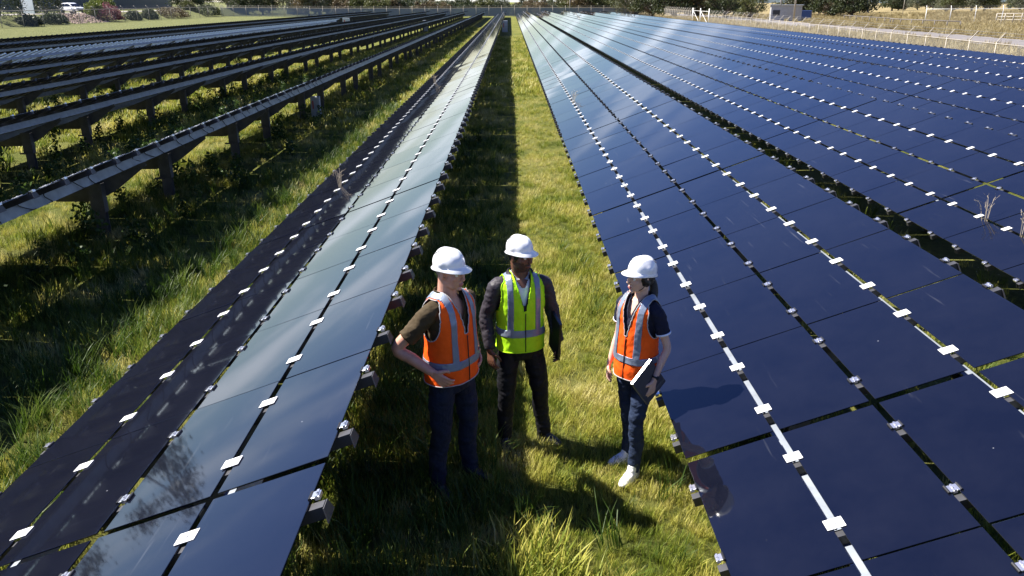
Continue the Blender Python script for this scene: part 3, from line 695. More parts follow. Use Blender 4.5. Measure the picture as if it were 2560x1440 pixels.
def person(label, loc, rz, height, s):
    """front is -Y; reference height 1.75 m; s holds pose and dress"""
    root = empty('person', (loc[0], loc[1], gzf(loc[0], loc[1])), rz); tag(root, label, 'person')
    root.scale = (height / 1.75,) * 3
    bw, sw = s.get('bw', 1.0), s.get('sw', .188)
    hy, hp, hr = s['head']; hl = Vector(s.get('head_at', (0, -.012, 1.636)))
    HM = Matrix.Translation(hl) @ Matrix.Rotation(hy, 4, 'Z') @ Matrix.Rotation(hp, 4, 'X') @ Matrix.Rotation(hr, 4, 'Y')
    fs = s.get('face', 1.0)
    # --- body: one continuous surface
    bm = bmesh.new()
    hb = bmesh.new()
    ell(hb, (0, .018, .030), (.074, .093, .084), u=24, v=16); ell(hb, (0, -.028, -.030), (.060 * fs, .060, .082), u=20, v=14); ell(hb, (0, -.032, -.074), (.050 * fs, .046, .036))
    ell(hb, (0, -.068, -.099), (.020 * fs, .018, .014)); tube(hb, [(0, -.084, .018), (0, -.098, -.008), (0, -.113, -.030)], [.008, .0095, .0115], 8); ell(hb, (0, -.100, -.036), (.017, .013, .008), u=10, v=8)
    for q in (-1, 1):
        ell(hb, (q * .030, -.079, .021), (.025, .012, .008), u=10, v=8); ell(hb, (q * .040 * fs, -.058, -.024), (.022, .022, .022), u=10, v=8)
        ell(hb, (q * .076, .012, -.008), (.008, .021, .032), rot=Euler((.15, 0, q * .25)).to_matrix(), u=10, v=10); ell(hb, (q * .044 * fs, .0, -.062), (.012, .03, .028), u=10, v=8)
    ell(hb, (0, -.088, -.062), (.023, .009, .0055), u=12, v=8); ell(hb, (0, -.086, -.073), (.020, .009, .0065), u=12, v=8)
    bmesh.ops.transform(hb, matrix=HM, verts=hb.verts)
    tm = bpy.data.meshes.new('t'); hb.to_mesh(tm); hb.free(); bm.from_mesh(tm); bpy.data.meshes.remove(tm)
    nr = s.get('neck', .056); nb = HM @ Vector((0, .034, -.07))
    tube(bm, [(0, .022, 1.42), (0, .018, 1.49), nb, HM @ Vector((0, .03, .0))], [nr * 1.25, nr * 1.05, nr * .96, nr], 20)
    loft(bm, [(.83, .135 * bw, .095, .0), (.92, .158 * bw, .112, .0), (1.05, .138 * bw, .100, -.004), (1.18, .148 * bw, .106, -.004), (1.30, .152 * bw, .104, 0), (1.38, .145 * bw, .092, .004), (1.43, .110 * bw, .072, .010), (1.47, .066, .056, .015)])
    ank, kne = s['ankle'], s['knee']
    for q, i in ((-1, 0), (1, 1)):
        hip = Vector((q * .085 * bw, 0, .90)); a, k = Vector(ank[i]), Vector(kne[i])
        tube(bm, [hip, (hip * .5 + k * .5) + Vector((q * .008, 0, 0)), k, k * .55 + a * .45 + Vector((0, .022, 0)), a], [.068, .060, .044, .044, .034], 16)
    for q, i in ((-1, 0), (1, 1)):
        S = Vector((q * sw, .012, 1.390)); e, w = Vector(s['elbow'][i]), Vector(s['wrist'][i]); ar = s.get('arm', 1.0)
        tube(bm, [Vector((q * .11, .012, 1.42)), S, S * .5 + e * .5, e, e * .6 + w * .4, w], [.045, .044 * ar, .043 * ar, .037 * ar, .037 * ar, .0245 * ar], 16, res=4)
        hd = s['hand'][i]; hand_parts(bm, w, hd[0], hd[1], hd[2], hd[3], s.get('hs', 1.0))
    me = remesh(bm, 'body', .0048, 3, .45)
    sk, lp = M[s['skin']], M[s['lips']]
    me.materials.append(sk); me.materials.append(lp); me.materials.append(M['beard'])
    inv = HM.inverted()
    zmin = hl.z - .14
    mi = np.zeros(len(me.polygons), np.int32)
    for p in me.polygons:
        if p.center.z > zmin:
            c = inv @ p.center
            if c.y < -.086 and abs(c.x) < .021 and -.080 < c.z < -.057: mi[p.index] = 1
            elif s.get('beard') and c.z < -.036 + .25 * max(0, -c.y - .07) * 0 and c.y < .03 and c.z > -.125:
                if c.z < -.078 or abs(c.x) > .040 or (-.058 < c.z < -.046 and c.y < -.07 and abs(c.x) < .03) or (abs(c.x) > .024 and c.y < -.05 and c.z < -.05): mi[p.index] = 2
    me.polygons.foreach_set('material_index', mi)
    link('body', me, root)
    for q in (-1, 1):
        o = link('eye', ME_EYE, root); o.matrix_local = HM @ Matrix.Translation((q * .0305, -.0765, .0035))
        o = link('eyebrow', brow_mesh(M[s.get('brow', 'hair')]), root); o.matrix_local = HM @ Matrix.Translation((q * .031, -.091, .021))
    # --- trousers
    bm = bmesh.new(); tr = s.get('leg', 1.0)
    loft(bm, [(.80, .135 * bw, .105, .004), (.90, .168 * bw, .124, .004), (.98, .160 * bw, .120, 0), (1.04, .148 * bw, .112, -.003)])
    for q, i in ((-1, 0), (1, 1)):
        hip = Vector((q * .085 * bw, 0, .90)); a, k = Vector(ank[i]) + Vector((0, .004, -.005)), Vector(kne[i])
        tube(bm, [hip, (hip * .5 + k * .5) + Vector((q * .008, 0, 0)), k, k * .55 + a * .45 + Vector((0, .02, 0)), a], [.094, .084 * tr, .068 * tr, .066 * tr, s.get('cuff', .056)], 20)
    me = remesh(bm, 'trousers', .007, 3); me.materials.append(M[s['trousers']])
    displace(me, .007, 9, 3.3, (1, 1, 1.7)); displace(me, .004, 26, 1.3, (1, 1, 1.6)); link('trousers', me, root)
    # --- upper garment
    bm = bmesh.new()
    loft(bm, [(s.get('hem', .93), .166 * bw, .126, 0), (1.05, .155 * bw, .118, -.004), (1.18, .160 * bw, .120, -.004), (1.30, .171 * bw, .124, 0), (1.39, .172 * bw, .113, .006), (1.44, .142 * bw, .092, .012), (1.482, .080, .070, .016)])
    for q, i in ((-1, 0), (1, 1)):
        S = Vector((q * sw, .012, 1.388)); e, w = Vector(s['elbow'][i]), Vector(s['wrist'][i]); g = s.get('sleeve', 1.0)
        if s['long']:
            tube(bm, [Vector((q * .10, .012, 1.41)), S, S * .5 + e * .5, e, e * .5 + w * .5, e * .04 + w * .96], [.060, .066 * g, .060 * g, .054 * g, .047 * g, .038 * g], 20)
        else:
            t = s.get('slv', .62); m = S * (1 - t) + e * t
            tube(bm, [Vector((q * .10, .012, 1.41)), S, S * .5 + m * .5, m], [.058, .062 * g, .061 * g, .062 * g], 20)
    me = remesh(bm, s['top_name'], .007, 2); me.materials.append(M[s['top']])
    displace(me, .006, 11, 7.7, (1, 1, 1.5)); displace(me, .004, 30, 2.7, (1, 1, 1.3)); top = link(s['top_name'], me, root)
    # open neck: cut the part of the garment inside the V
    vz, vw = s['vneck']
    bm = bmesh.new(); bm.from_mesh(me); kv = vw / (1.50 - vz)
    for q in (-1, 1): bmesh.ops.bisect_plane(bm, geom=bm.verts[:] + bm.edges[:] + bm.faces[:], plane_co=(q * .008, 0, vz), plane_no=(q, 0, -kv))
    bmesh.ops.bisect_plane(bm, geom=bm.verts[:] + bm.edges[:] + bm.faces[:], plane_co=(0, 0, 1.474), plane_no=(0, 0, 1))
    kill = [f for f in bm.faces if (lambda c: (c.y < .0 and c.z > vz and abs(c.x) < .008 + vw * (c.z - vz) / (1.50 - vz)) or (c.z > 1.474))(f.calc_center_median())]
    bmesh.ops.delete(bm, geom=kill, context='FACES'); bm.to_mesh(me); bm.free()
    # --- shirt seen in the opening
    if s.get('inner'):
        bm = bmesh.new(); loft(bm, [(1.10, .135 * bw, .108, -.004), (1.30, .150 * bw, .113, 0), (1.40, .140 * bw, .098, .006), (1.45, .10, .077, .012), (1.485, .066, .064, .016)])
        im = remesh(bm, 'shirt', .008, 2); im.materials.append(M[s['inner']])
        bm = bmesh.new(); bm.from_mesh(im); kill = [f for f in bm.faces if (lambda c: c.y < 0 and c.z > 1.40 and abs(c.x) < .012 + .05 * (c.z - 1.40) / .08)(f.calc_center_median())]
        bmesh.ops.delete(bm, geom=kill, context='FACES'); bm.to_mesh(im); bm.free(); link('shirt', im, root)
    # --- collar: open band round the neck, taller at the back
    def collar(name, r, h, m, zc, gap, fall):
        bm = bmesh.new(); n = 40; rows_ = []
        for j, (rr, zz) in enumerate(((r * 1.08, zc - .012), (r, zc + h * .5), (r * .99, zc + h), (r * (1.04 + fall), zc + h * .92), (r * (1.14 + fall * 2), zc + h * .25))):
            row = []
            for k in range(n + 1):
                t = gap + (2 * math.pi - 2 * gap) * k / n; ca, sa = math.sin(t), -math.cos(t)          # 0 = front
                fr = max(0, -sa); row.append(bm.verts.new((rr * ca * 1.03, .018 + rr * sa * 1.0, zz - .05 * fr ** 2 + (.0 if j < 3 else -.018 * fr ** 3))))
            rows_.append(row)
        for a, b in zip(rows_, rows_[1:]):
            for k in range(n): bm.faces.new((a[k], a[k + 1], b[k + 1], b[k]))
        bmesh.ops.solidify(bm, geom=bm.faces[:], thickness=.0025)
        link('collar', bm_mesh(bm, 'collar', m, True), top)
    if s.get('inner'): collar('collar', .066, .040, M[s['inner']], 1.468, .28, .05)
    collar('collar', s.get('cr', .078), s.get('ch', .045), M[s['top']], 1.466, s.get('cg', .42), .07)
    if s.get('trim'):
        for q, i in ((-1, 0), (1, 1)):
            S = Vector((q * sw, .012, 1.405)); e = Vector(s['elbow'][i]); t = s.get('slv', .62); m = S * (1 - t) + e * t; d = (e - S).normalized()
            bm = bmesh.new(); tube(bm, [m - d * .004, m + d * .010], [.0655 * s.get('sleeve', 1.0)] * 2, 24, res=1); link('sleeve_trim', bm_mesh(bm, 'sleeve_trim', M[s['trim']], True), top)
    # --- hi-vis vest, lofted round the torso, trimmed at neck and armholes
    vh = s.get('vhem', .865); lo = s.get('loose', 1.0)
    VR = [(vh, .188 * bw * lo, .148 * lo, -.002), (vh + .10, .188 * bw * lo, .147 * lo, -.002), (1.08, .180 * bw * lo, .140 * lo, -.004), (1.22, .184 * bw, .139, -.004), (1.33, .190 * bw, .137, .0), (1.40, .190 * bw, .126, .005), (1.435, .180 * bw, .110, .009), (1.462, .152 * bw, .099, .012), (1.487, .108, .086, .015), (1.507, .076, .073, .017)]
    nu, nv = 132, 120; rg = interp_rings(VR, nv); V = []
    sd = s.get('seed', 1.0)
    for (z, rx, ry, cy) in rg:
        for p in ring_pts(z, rx, ry, cy, 2.4, nu):
            f = .009 * noise.noise((p.x * 7 + sd, p.y * 7, p.z * 5)) + .005 * noise.noise((p.x * 19 + sd, p.y * 19, p.z * 11)) + .0022 * noise.noise((p.x * 42, p.y * 42 + sd, p.z * 30))
            f *= 1.0 - .6 * max(0, (p.z - 1.36) / .14); r_ = Vector((p.x, p.y - cy, 0)).normalized(); V.append(p + r_ * f)
    zb0, zb1 = s.get('band', (1.005, 1.060)); vv = s['vest_v']
    keep, tape = [], []
    for i in range(nv - 1):
        for k in range(nu):
            q = (i * nu + k, i * nu + (k + 1) % nu, (i + 1) * nu + (k + 1) % nu, (i + 1) * nu + k)
            c = (V[q[0]] + V[q[1]] + V[q[2]] + V[q[3]]) / 4
            ah = ((c.y - .008) / .086) ** 2 + ((c.z - 1.345) / .145) ** 2
            hole = abs(c.x) > .135 * bw and ah < 1
            nk = (c.y < .01 and c.z > vv and abs(c.x) < .004 + .066 * (c.z - vv) / (1.50 - vv)) or (c.y >= .01 and c.z > 1.478 and abs(c.x) < .075)
            if hole or nk: continue
            keep.append(q)
            if zb0 < c.z < zb1 or (c.z >= zb1 and abs(abs(c.x) - s.get('tx', .098)) < .024): tape.append(q)
    def surf_y(x, z, front):
        rr = np.array(VR); rx, ry, cy = (float(np.interp(z, rr[:, 0], rr[:, i])) for i in (1, 2, 3))
        t = ry * max(0.0, 1 - min(1, abs(x) / rx) ** 2.4) ** (1 / 2.4); return cy - t if front else cy + t
    def slide(v, nx):
        fr = v.y < .01; v.y += surf_y(nx, v.z, fr) - surf_y(v.x, v.z, fr); v.x = nx
    for i in {i for f in keep for i in f}:
        v = V[i]; lim = .004 + .066 * (v.z - vv) / (1.50 - vv)
        if v.y < .01 and v.z > vv and abs(v.x) < lim: slide(v, math.copysign(lim, v.x))
        ah = ((v.y - .008) / .086) ** 2 + ((v.z - 1.345) / .145) ** 2
        if abs(v.x) > .135 * bw and ah < 1 and ah > .5:
            k = 1 / math.sqrt(ah); v.y = .008 + (v.y - .008) * k; v.z = 1.345 + (v.z - 1.345) * k
    V0 = V
    def sub(name, faces, off, m, parent, thick=.0022, V=None):
        used = sorted({i for f in faces for i in f}); mp_ = {u: j for j, u in enumerate(used)}
        me = bpy.data.meshes.new(name); me.from_pydata([tuple(V[u]) for u in used], [], [tuple(mp_[i] for i in f) for f in faces]); me.update()
        bm = bmesh.new(); bm.from_mesh(me); bmesh.ops.recalc_face_normals(bm, faces=bm.faces)
        for v in bm.verts:
            r_ = Vector((v.co.x, v.co.y, max(0, (v.co.z - 1.40)) * .8)).normalized(); v.co += r_ * off
        bmesh.ops.solidify(bm, geom=bm.faces[:], thickness=thick)
        bmesh.ops.recalc_face_normals(bm, faces=bm.faces)
        bm.to_mesh(me); bm.free(); me.materials.append(m); smooth(me); return link(name, me, parent)
    vest = sub('vest', keep, 0, M[s['vest']], root, V=V0)
    VT = [v.copy() for v in V0]; tx = s.get('tx', .098)
    for i in {i for f in tape for i in f}:
        v = VT[i]
        if v.z > zb1:
            ax = abs(v.x); slide(v, math.copysign(min(max(ax, tx - .0215), tx + .0215), v.x)) if abs(ax - tx) < .045 and v.z < 1.44 else None
    sub('reflective_tape', tape, .0042, M['silver'], vest, .0015, V=VT)
    cnt = {}
    for f in keep:
        for a_, b_ in zip(f, f[1:] + f[:1]): cnt.setdefault(frozenset((a_, b_)), 0); cnt[frozenset((a_, b_))] += 1
    adj = {}
    for e_, n_ in cnt.items():
        if n_ == 1:
            a_, b_ = tuple(e_); adj.setdefault(a_, []).append(b_); adj.setdefault(b_, []).append(a_)
    seen = set()
    for st in list(adj):
        if st in seen: continue
        path = [st]; seen.add(st); cur = st
        while True:
            nx_ = [q for q in adj[cur] if q not in seen]
            if not nx_: break
            cur = nx_[0]; seen.add(cur); path.append(cur)
        if len(path) > 12:
            pp = [V0[i] for i in path]; pp = [pp[max(0, j - 1)] * .25 + pp[j] * .5 + pp[min(len(pp) - 1, j + 1)] * .25 for j in range(len(pp))]
            bm = bmesh.new(); tube(bm, [p + Vector((p.x, p.y, 0)).normalized() * .002 for p in pp] + [pp[0]], [.0038] * (len(pp) + 1), 6, res=1)
            link('piping', bm_mesh(bm, 'piping', M[s.get('pipe', 'piping')], True), vest)
    # front closure
    bm = bmesh.new(); pts = []
    for z in np.linspace(vh + .005, vv, 14):
        rr = np.array(VR); ry = float(np.interp(z, rr[:, 0], rr[:, 2])); cy = float(np.interp(z, rr[:, 0], rr[:, 3])); pts.append((.004, cy - ry - .006, z))
    tube(bm, pts, [.0035] * len(pts), 6, res=1); link('zip', bm_mesh(bm, 'zip', M['strap'], True), vest)
    # --- hat, hair, strap
    hat = link('hard_hat', ME_HAT, root); hat.matrix_local = HM @ Matrix.Translation((0, .008, .016)) @ Matrix.Rotation(s.get('hat_tilt', .0), 4, 'X')
    link('vent', ME_VENT, hat)
    bm = bmesh.new()
    if s['hair'] == 'short':
        ell(bm, (0, .026, .020), (.079, .090, .082), u=24, v=16)
        for q in (-1, 1): ell(bm, (q * .070, -.006, .008), (.009, .014, .036), u=10, v=8)
    elif s['hair'] == 'cropped': ell(bm, (0, .026, .026), (.0765, .0885, .084), u=24, v=16)
    else:
        ell(bm, (0, .030, .012), (.083, .092, .094), u=24, v=16)
        for q in (-1, 1): tube(bm, [(q * .072, -.030, .03), (q * .077, -.012, -.005), (q * .072, .03, -.035)], [.014, .014, .02], 8)
        tube(bm, [(0, .10, -.03), (.0, .128, -.055), (.010, .135, -.11), (.03, .118, -.17), (.045, .105, -.225), (.06, .10, -.27)], [.026, .030, .034, .031, .022, .006], 12)
    hm = remesh(bm, 'hair', .006, 2); hm.materials.append(M[s.get('hair_m', 'hair')])
    bm = bmesh.new(); bm.from_mesh(hm)
    kill = [f for f in bm.faces if (lambda c: c.y < -.035 and c.z < .05 and abs(c.x) < .060)(f.calc_center_median())]
    bmesh.ops.delete(bm, geom=kill, context='FACES'); bm.to_mesh(hm); bm.free()
    displace(hm, .004, 40, 2, (1, 1, .3)); h = link('hair', hm, root); h.matrix_local = HM
    if s.get('chin_strap'):
        bm = bmesh.new()
        for q in (-1, 1): tube(bm, [(q * .083, -.012, .03), (q * .079, -.012, -.02), (q * .066, -.022, -.075), (q * .03, -.05, -.112), (0, -.062, -.117)], [.003] * 5, 6)
        o = link('chin_strap', bm_mesh(bm, 'chin_strap', M['strap'], True), hat); o.matrix_local = Matrix.Rotation(-s.get('hat_tilt', .0), 4, 'X')
    # --- shoes
    for i in (0, 1):
        a = Vector(ank[i]); yaw = s['foot'][i]; sf = s.get('shoe_l', 1.0)
        bm = bmesh.new()
        loft(bm, [(-.078, .038, .115, -.045), (-.062, .046, .132, -.050), (-.045, .046, .130, -.050), (-.022, .041, .105, -.030), (.0, .038, .066, .004), (.035, .040, .050, .010), (.055, .040, .048, .010)], 24, 2.5)
        ell(bm, (0, -.118, -.050), (.043, .055, .026)); sm = remesh(bm, 'shoe', .006, 3); sm.materials.append(M[s['shoe']]); sm.materials.append(M[s['sole']])
        sm.polygons.foreach_set('material_index', [1 if p.center.z < -.058 else 0 for p in sm.polygons])
        link('shoe', sm, root, (a.x, a.y, a.z), (0, 0, yaw))
    return root

down = (0, -.10, -1)
man1 = person('man in orange vest and brown shirt with his hand on his hip', (-.41, 4.93), R(52), 1.79, dict(
    skin='skin_fair', lips='lips', head=(R(2), R(1), 0), head_at=(0, -.020, 1.632), hair='cropped', hair_m='hair_grey', brow='hair_grey', neck=.061, bw=1.03, arm=1.08,
    ankle=[(-.14, .02, .085), (.15, -.03, .085)], knee=[(-.125, -.005, .49), (.13, -.03, .49)], foot=(R(-14), R(20)),
    elbow=[(-.345, .15, 1.165), (.34, .15, 1.17)], wrist=[(-.235, -.055, 1.010), (.225, -.03, 1.02)],
    hand=[((.42, -.52, -.62), (.9, .35, -.1), (.0, -.5, .8), .45), ((-.35, -.6, -.6), (-.9, .3, 0), (0, -.5, .8), .5)],
    trousers='jeans', top='olive', top_name='polo_shirt', long=False, slv=.70, vneck=(1.34, .05), vest='orange', vest_v=1.22, shoe='boot', sole='boot', loose=1.04, vhem=.895, seed=3.0, hat_tilt=R(-4), cg=.5))
man2 = person('man in lime yellow vest over a dark jacket, holding a black folder', (.075, 5.53), R(14), 1.70, dict(
    skin='skin_dark', lips='lips_dark', beard=True, head=(R(30), R(-1), 0), hair='short', neck=.058, bw=1.0,
    ankle=[(-.125, -.01, .085), (.205, -.02, .085)], knee=[(-.118, -.03, .49), (.155, -.04, .49)], foot=(R(-12), R(38)),
    elbow=[(-.262, .045, 1.135), (.275, .05, 1.14)], wrist=[(-.255, -.045, .895), (.300, -.06, .905)],
    hand=[((.06, -.30, -.95), (.75, .45, -.1), (.3, -1, 0), .38), ((-.05, -.35, -.9), (-.95, .1, -.2), (0, -1, .1), (.55, .6, .65, .7))],
    trousers='black_cloth', top='jacket', top_name='jacket', long=True, sleeve=1.04, inner='white_cotton', vneck=(1.27, .060), vest='lime', vest_v=1.215, vhem=.895, band=(1.02, 1.075), tx=.105, shoe='boot', sole='boot', seed=8.0, hat_tilt=R(-3), cr=.086, ch=.052, cg=.62, pipe='lime'))
woman = person('woman in orange vest and navy polo shirt with a black ponytail', (.905, 5.14), R(-47), 1.665, dict(
    skin='skin_light', lips='lips', head=(R(-13), R(-3), 0), hair='pony', neck=.047, bw=.86, sw=.160, arm=.78, hs=.90, face=.95,
    ankle=[(-.095, .085, .085), (.095, -.085, .085)], knee=[(-.09, .05, .49), (.09, -.075, .49)], foot=(R(-18), R(8)),
    elbow=[(-.212, .04, 1.125), (.232, .055, 1.13)], wrist=[(-.205, -.065, .895), (.218, -.06, .895)],
    hand=[((.10, -.25, -.95), (.85, .4, 0), (.2, -1, 0), .42), ((-.06, -.20, -.97), (-.95, .15, 0), (-.1, -1, 0), (.35, .3, .45, .5))],
    trousers='jeans_f', leg=.86, cuff=.046, top='navy', top_name='polo_shirt', long=False, slv=.58, sleeve=.88, trim='white_cotton', vneck=(1.345, .042), vest='orange', vest_v=1.20, vhem=.870, loose=1.03, band=(1.0, 1.050), tx=.094,
    shoe='sneaker', sole='sole', seed=5.0, chin_strap=True, hat_tilt=R(-6), cr=.070, cg=.6))
# wrist watch
def local_to(root, p): return root.matrix_basis @ Vector(p)
bm = bmesh.new(); wv = Vector((.218, -.06, .895)); wd = Vector((.232, .055, 1.13)) - wv; wd.normalize()
tube(bm, [wv + wd * .022, wv + wd * .036], [.0265, .0275], 20, res=1); ell(bm, wv + wd * .03 + Vector((.024, -.005, 0)), (.008, .016, .016))
link('watch', bm_mesh(bm, 'watch', M['strap'], True), woman)
# laptop under the woman's hand, folder under the second man's arm
M['laptop'] = mat('laptop_shell', (.10, .10, .115), .35, .4, var=.05, scale=30); M['laptop_edge'] = mat('laptop_edge', (.62, .60, .60), .3, .6); M['folder'] = mat('folder', (.008, .008, .010), .35)
def slab(name, w, h, t, m, edge):
    bm = bmesh.new(); box(bm, (0, 0, 0), (t, w, h), bevel=.004); body = bm_mesh(bm, name, m)
    o = link(name, body); bm = bmesh.new(); box(bm, (0, 0, h / 2 + .001), (t * 1.06, w * .985, .006), bevel=.001); link('edge', bm_mesh(bm, 'edge', edge), o)
    bm = bmesh.new(); box(bm, (t * .53, 0, -h * .36), (.0015, w * .96, .016)); link('band', bm_mesh(bm, 'band', M['steel_dark']), o); return o
lap = slab('laptop', .225, .27, .020, M['laptop'], M['laptop_edge'])
lap.matrix_world = woman.matrix_basis @ Matrix.Translation((.190, -.085, .88)) @ Matrix.Rotation(R(-6), 4, 'Z') @ Matrix.Rotation(R(38), 4, 'X')
lap.scale = (1, 1, 1); tag(lap, 'closed grey laptop held low against the hip by the woman', 'laptop')
fol = slab('folder', .24, .32, .022, M['folder'], M['folder'])
fol.matrix_world = man2.matrix_basis @ Matrix.Translation((.262, -.085, .985)) @ Matrix.Rotation(R(8), 4, 'X')
tag(fol, 'black folder tucked under the arm of the man in the lime vest', 'folder')

# ------------------------------------------------------------------ surroundings
PITCH = R(20.04)
def zc_of(X, u): return abs(X) * 1966.0 / abs(u - 1275.4)
def y_on(X, u): return (zc_of(X, u) - 1.1) / math.cos(PITCH)          # distance along the row direction of a thing at offset X seen at photo column u
def x_at(Y, u): return (u - 1275.4) / 1966.0 * (Y * math.cos(PITCH) + 1.1)
M['pipe'] = mat('fence_pipe', (.36, .32, .26), .6, .2, var=.12, scale=4); M['pipe_white'] = mat('fence_pipe_pale', (.75, .74, .70), .55, .2)
M['wire'] = mat('barbed_wire', (.25, .25, .25), .5, .6)
def mesh_mat(name, col, alpha):
    m = bpy.data.materials.new(name); m.use_nodes = True; nt = m.node_tree; b = P(m); b.inputs['Base Color'].default_value = (*col, 1); b.inputs['Roughness'].default_value = .6
    t = nt.nodes.new('ShaderNodeBsdfTransparent'); mx = nt.nodes.new('ShaderNodeMixShader'); mx.inputs[0].default_value = alpha
    nt.links.new(t.outputs[0], mx.inputs[1]); nt.links.new(b.outputs[0], mx.inputs[2]); nt.links.new(mx.outputs[0], nt.nodes['Material Output'].inputs['Surface']); return m
M['chain'] = mesh_mat('chain_link', (.42, .42, .42), .13); M['chain_far'] = mesh_mat('chain_link_dense', (.20, .24, .33), .62)
def post_mesh(h, arm, r):
    bm = bmesh.new(); tube(bm, [(0, 0, -.1), (0, 0, h)], [r, r], 8, res=1)
    if arm: tube(bm, [(0, 0, h), (arm * .25, 0, h + .10), (arm, 0, h + .42)], [r, r, r * .8], 8, res=2)
    return bm_mesh(bm, 'post', M['pipe'], True)
def fence(label, pts, spacing, h=1.85, arm=0.34, r=.035, rail=True, chain='chain', arm_rot=0.0, wires=3, pmat=None, cat='fence', name='chain_link_fence'):
    root = empty(name, (pts[0][0], pts[0][1], gzf(*pts[0]))); tag(root, label, cat); o0 = Vector(root.location)
    me = post_mesh(h, arm, r)
    if pmat: me.materials[0] = M[pmat]
    P_ = []
    for a, b in zip(pts, pts[1:]):
        a, b = Vector(a), Vector(b); n = max(1, round((b - a).length / spacing))
        for k in range(n): P_.append(a + (b - a) * k / n)
    P_.append(Vector(pts[-1]))
    Q = [Vector((p.x, p.y, gzf(p.x, p.y))) - o0 for p in P_]
    for q in Q: link('post', me, root, q, (0, 0, arm_rot))
    if rail:
        bm = bmesh.new(); tube(bm, [q + Vector((0, 0, h - .06)) for q in Q], [r * .8] * len(Q), 6, res=1); link('top_rail', bm_mesh(bm, 'top_rail', M[pmat or 'pipe'], True), root)
    if chain:
        V = []; F = []
        for k, q in enumerate(Q):
            V += [tuple(q + Vector((.02, 0, .03))), tuple(q + Vector((.02, 0, h - .06)))]
            if k: F.append((2 * k - 2, 2 * k, 2 * k + 1, 2 * k - 1))
        link('chain_link', np_mesh('chain_link', V, F, M[chain]), root)
    if wires and arm:
        ax = Vector((math.cos(arm_rot), math.sin(arm_rot), 0))
        for j in range(wires):
            t = .3 + .32 * j; bm = bmesh.new(); tube(bm, [q + ax * arm * t + Vector((0, 0, h + .42 * t)) for q in Q], [.006] * len(Q), 4, res=1); link('barbed_wire', bm_mesh(bm, 'barbed_wire', M['wire']), root)
    return root
FX = lambda y: 21.9 + .075 * (y - 34)
fence('chain link fence with outward-angled post tops running between the last panel row and the road', [(FX(y), y) for y in (22, 40, 60, 80, 100, 118)], 2.45, h=1.72, r=.024)
fence('stretch of fence beyond the pipe gate, leading to the far corner of the site', [(FX(134), 134), (33.5, 192)], 2.6, h=1.9)
fence('long chain link fence closing the far end of all the rows', [(33.5, 193), (-67, 193)], 3.0, h=2.0, arm=.2, r=.04, chain='chain_far', arm_rot=PI_ if (PI_ := math.pi / 2) else 0)
fence('tall chain link fence between the open grass and the garden with the parked car', [(-66, 78), (-66, 192)], 4.9, h=2.2, arm=-.45, r=.045)
# pipe gate in the right-hand fence
g = empty('pipe_gate', (FX(118), 118, gzf(FX(118), 118))); tag(g, 'pale pipe gate set in the fence beside the road', 'gate')
d = Vector((FX(134) - FX(118), 16, 0)); dn = d.normalized()
for t in (0, .5, 1):
    bm = bmesh.new(); tube(bm, [(0, 0, 0), (0, 0, 2.35)], [.07, .07], 8, res=1); link('gate_post', bm_mesh(bm, 'gate_post', M['pipe_white'], True), g, d * t)
for t0, t1 in ((.02, .48), (.52, .98)):
    bm = bmesh.new(); a, b = d * t0, d * t1
    for p, q in (((a.x, a.y, .15), (b.x, b.y, .15)), ((a.x, a.y, 1.95), (b.x, b.y, 1.95)), ((a.x, a.y, .15), (a.x, a.y, 1.95)), ((b.x, b.y, .15), (b.x, b.y, 1.95)), ((a.x, a.y, .15), (b.x, b.y, 1.95))): tube(bm, [p, q], [.03, .03], 6, res=1)
    link('gate_leaf', bm_mesh(bm, 'gate_leaf', M['pipe_white'], True), g)

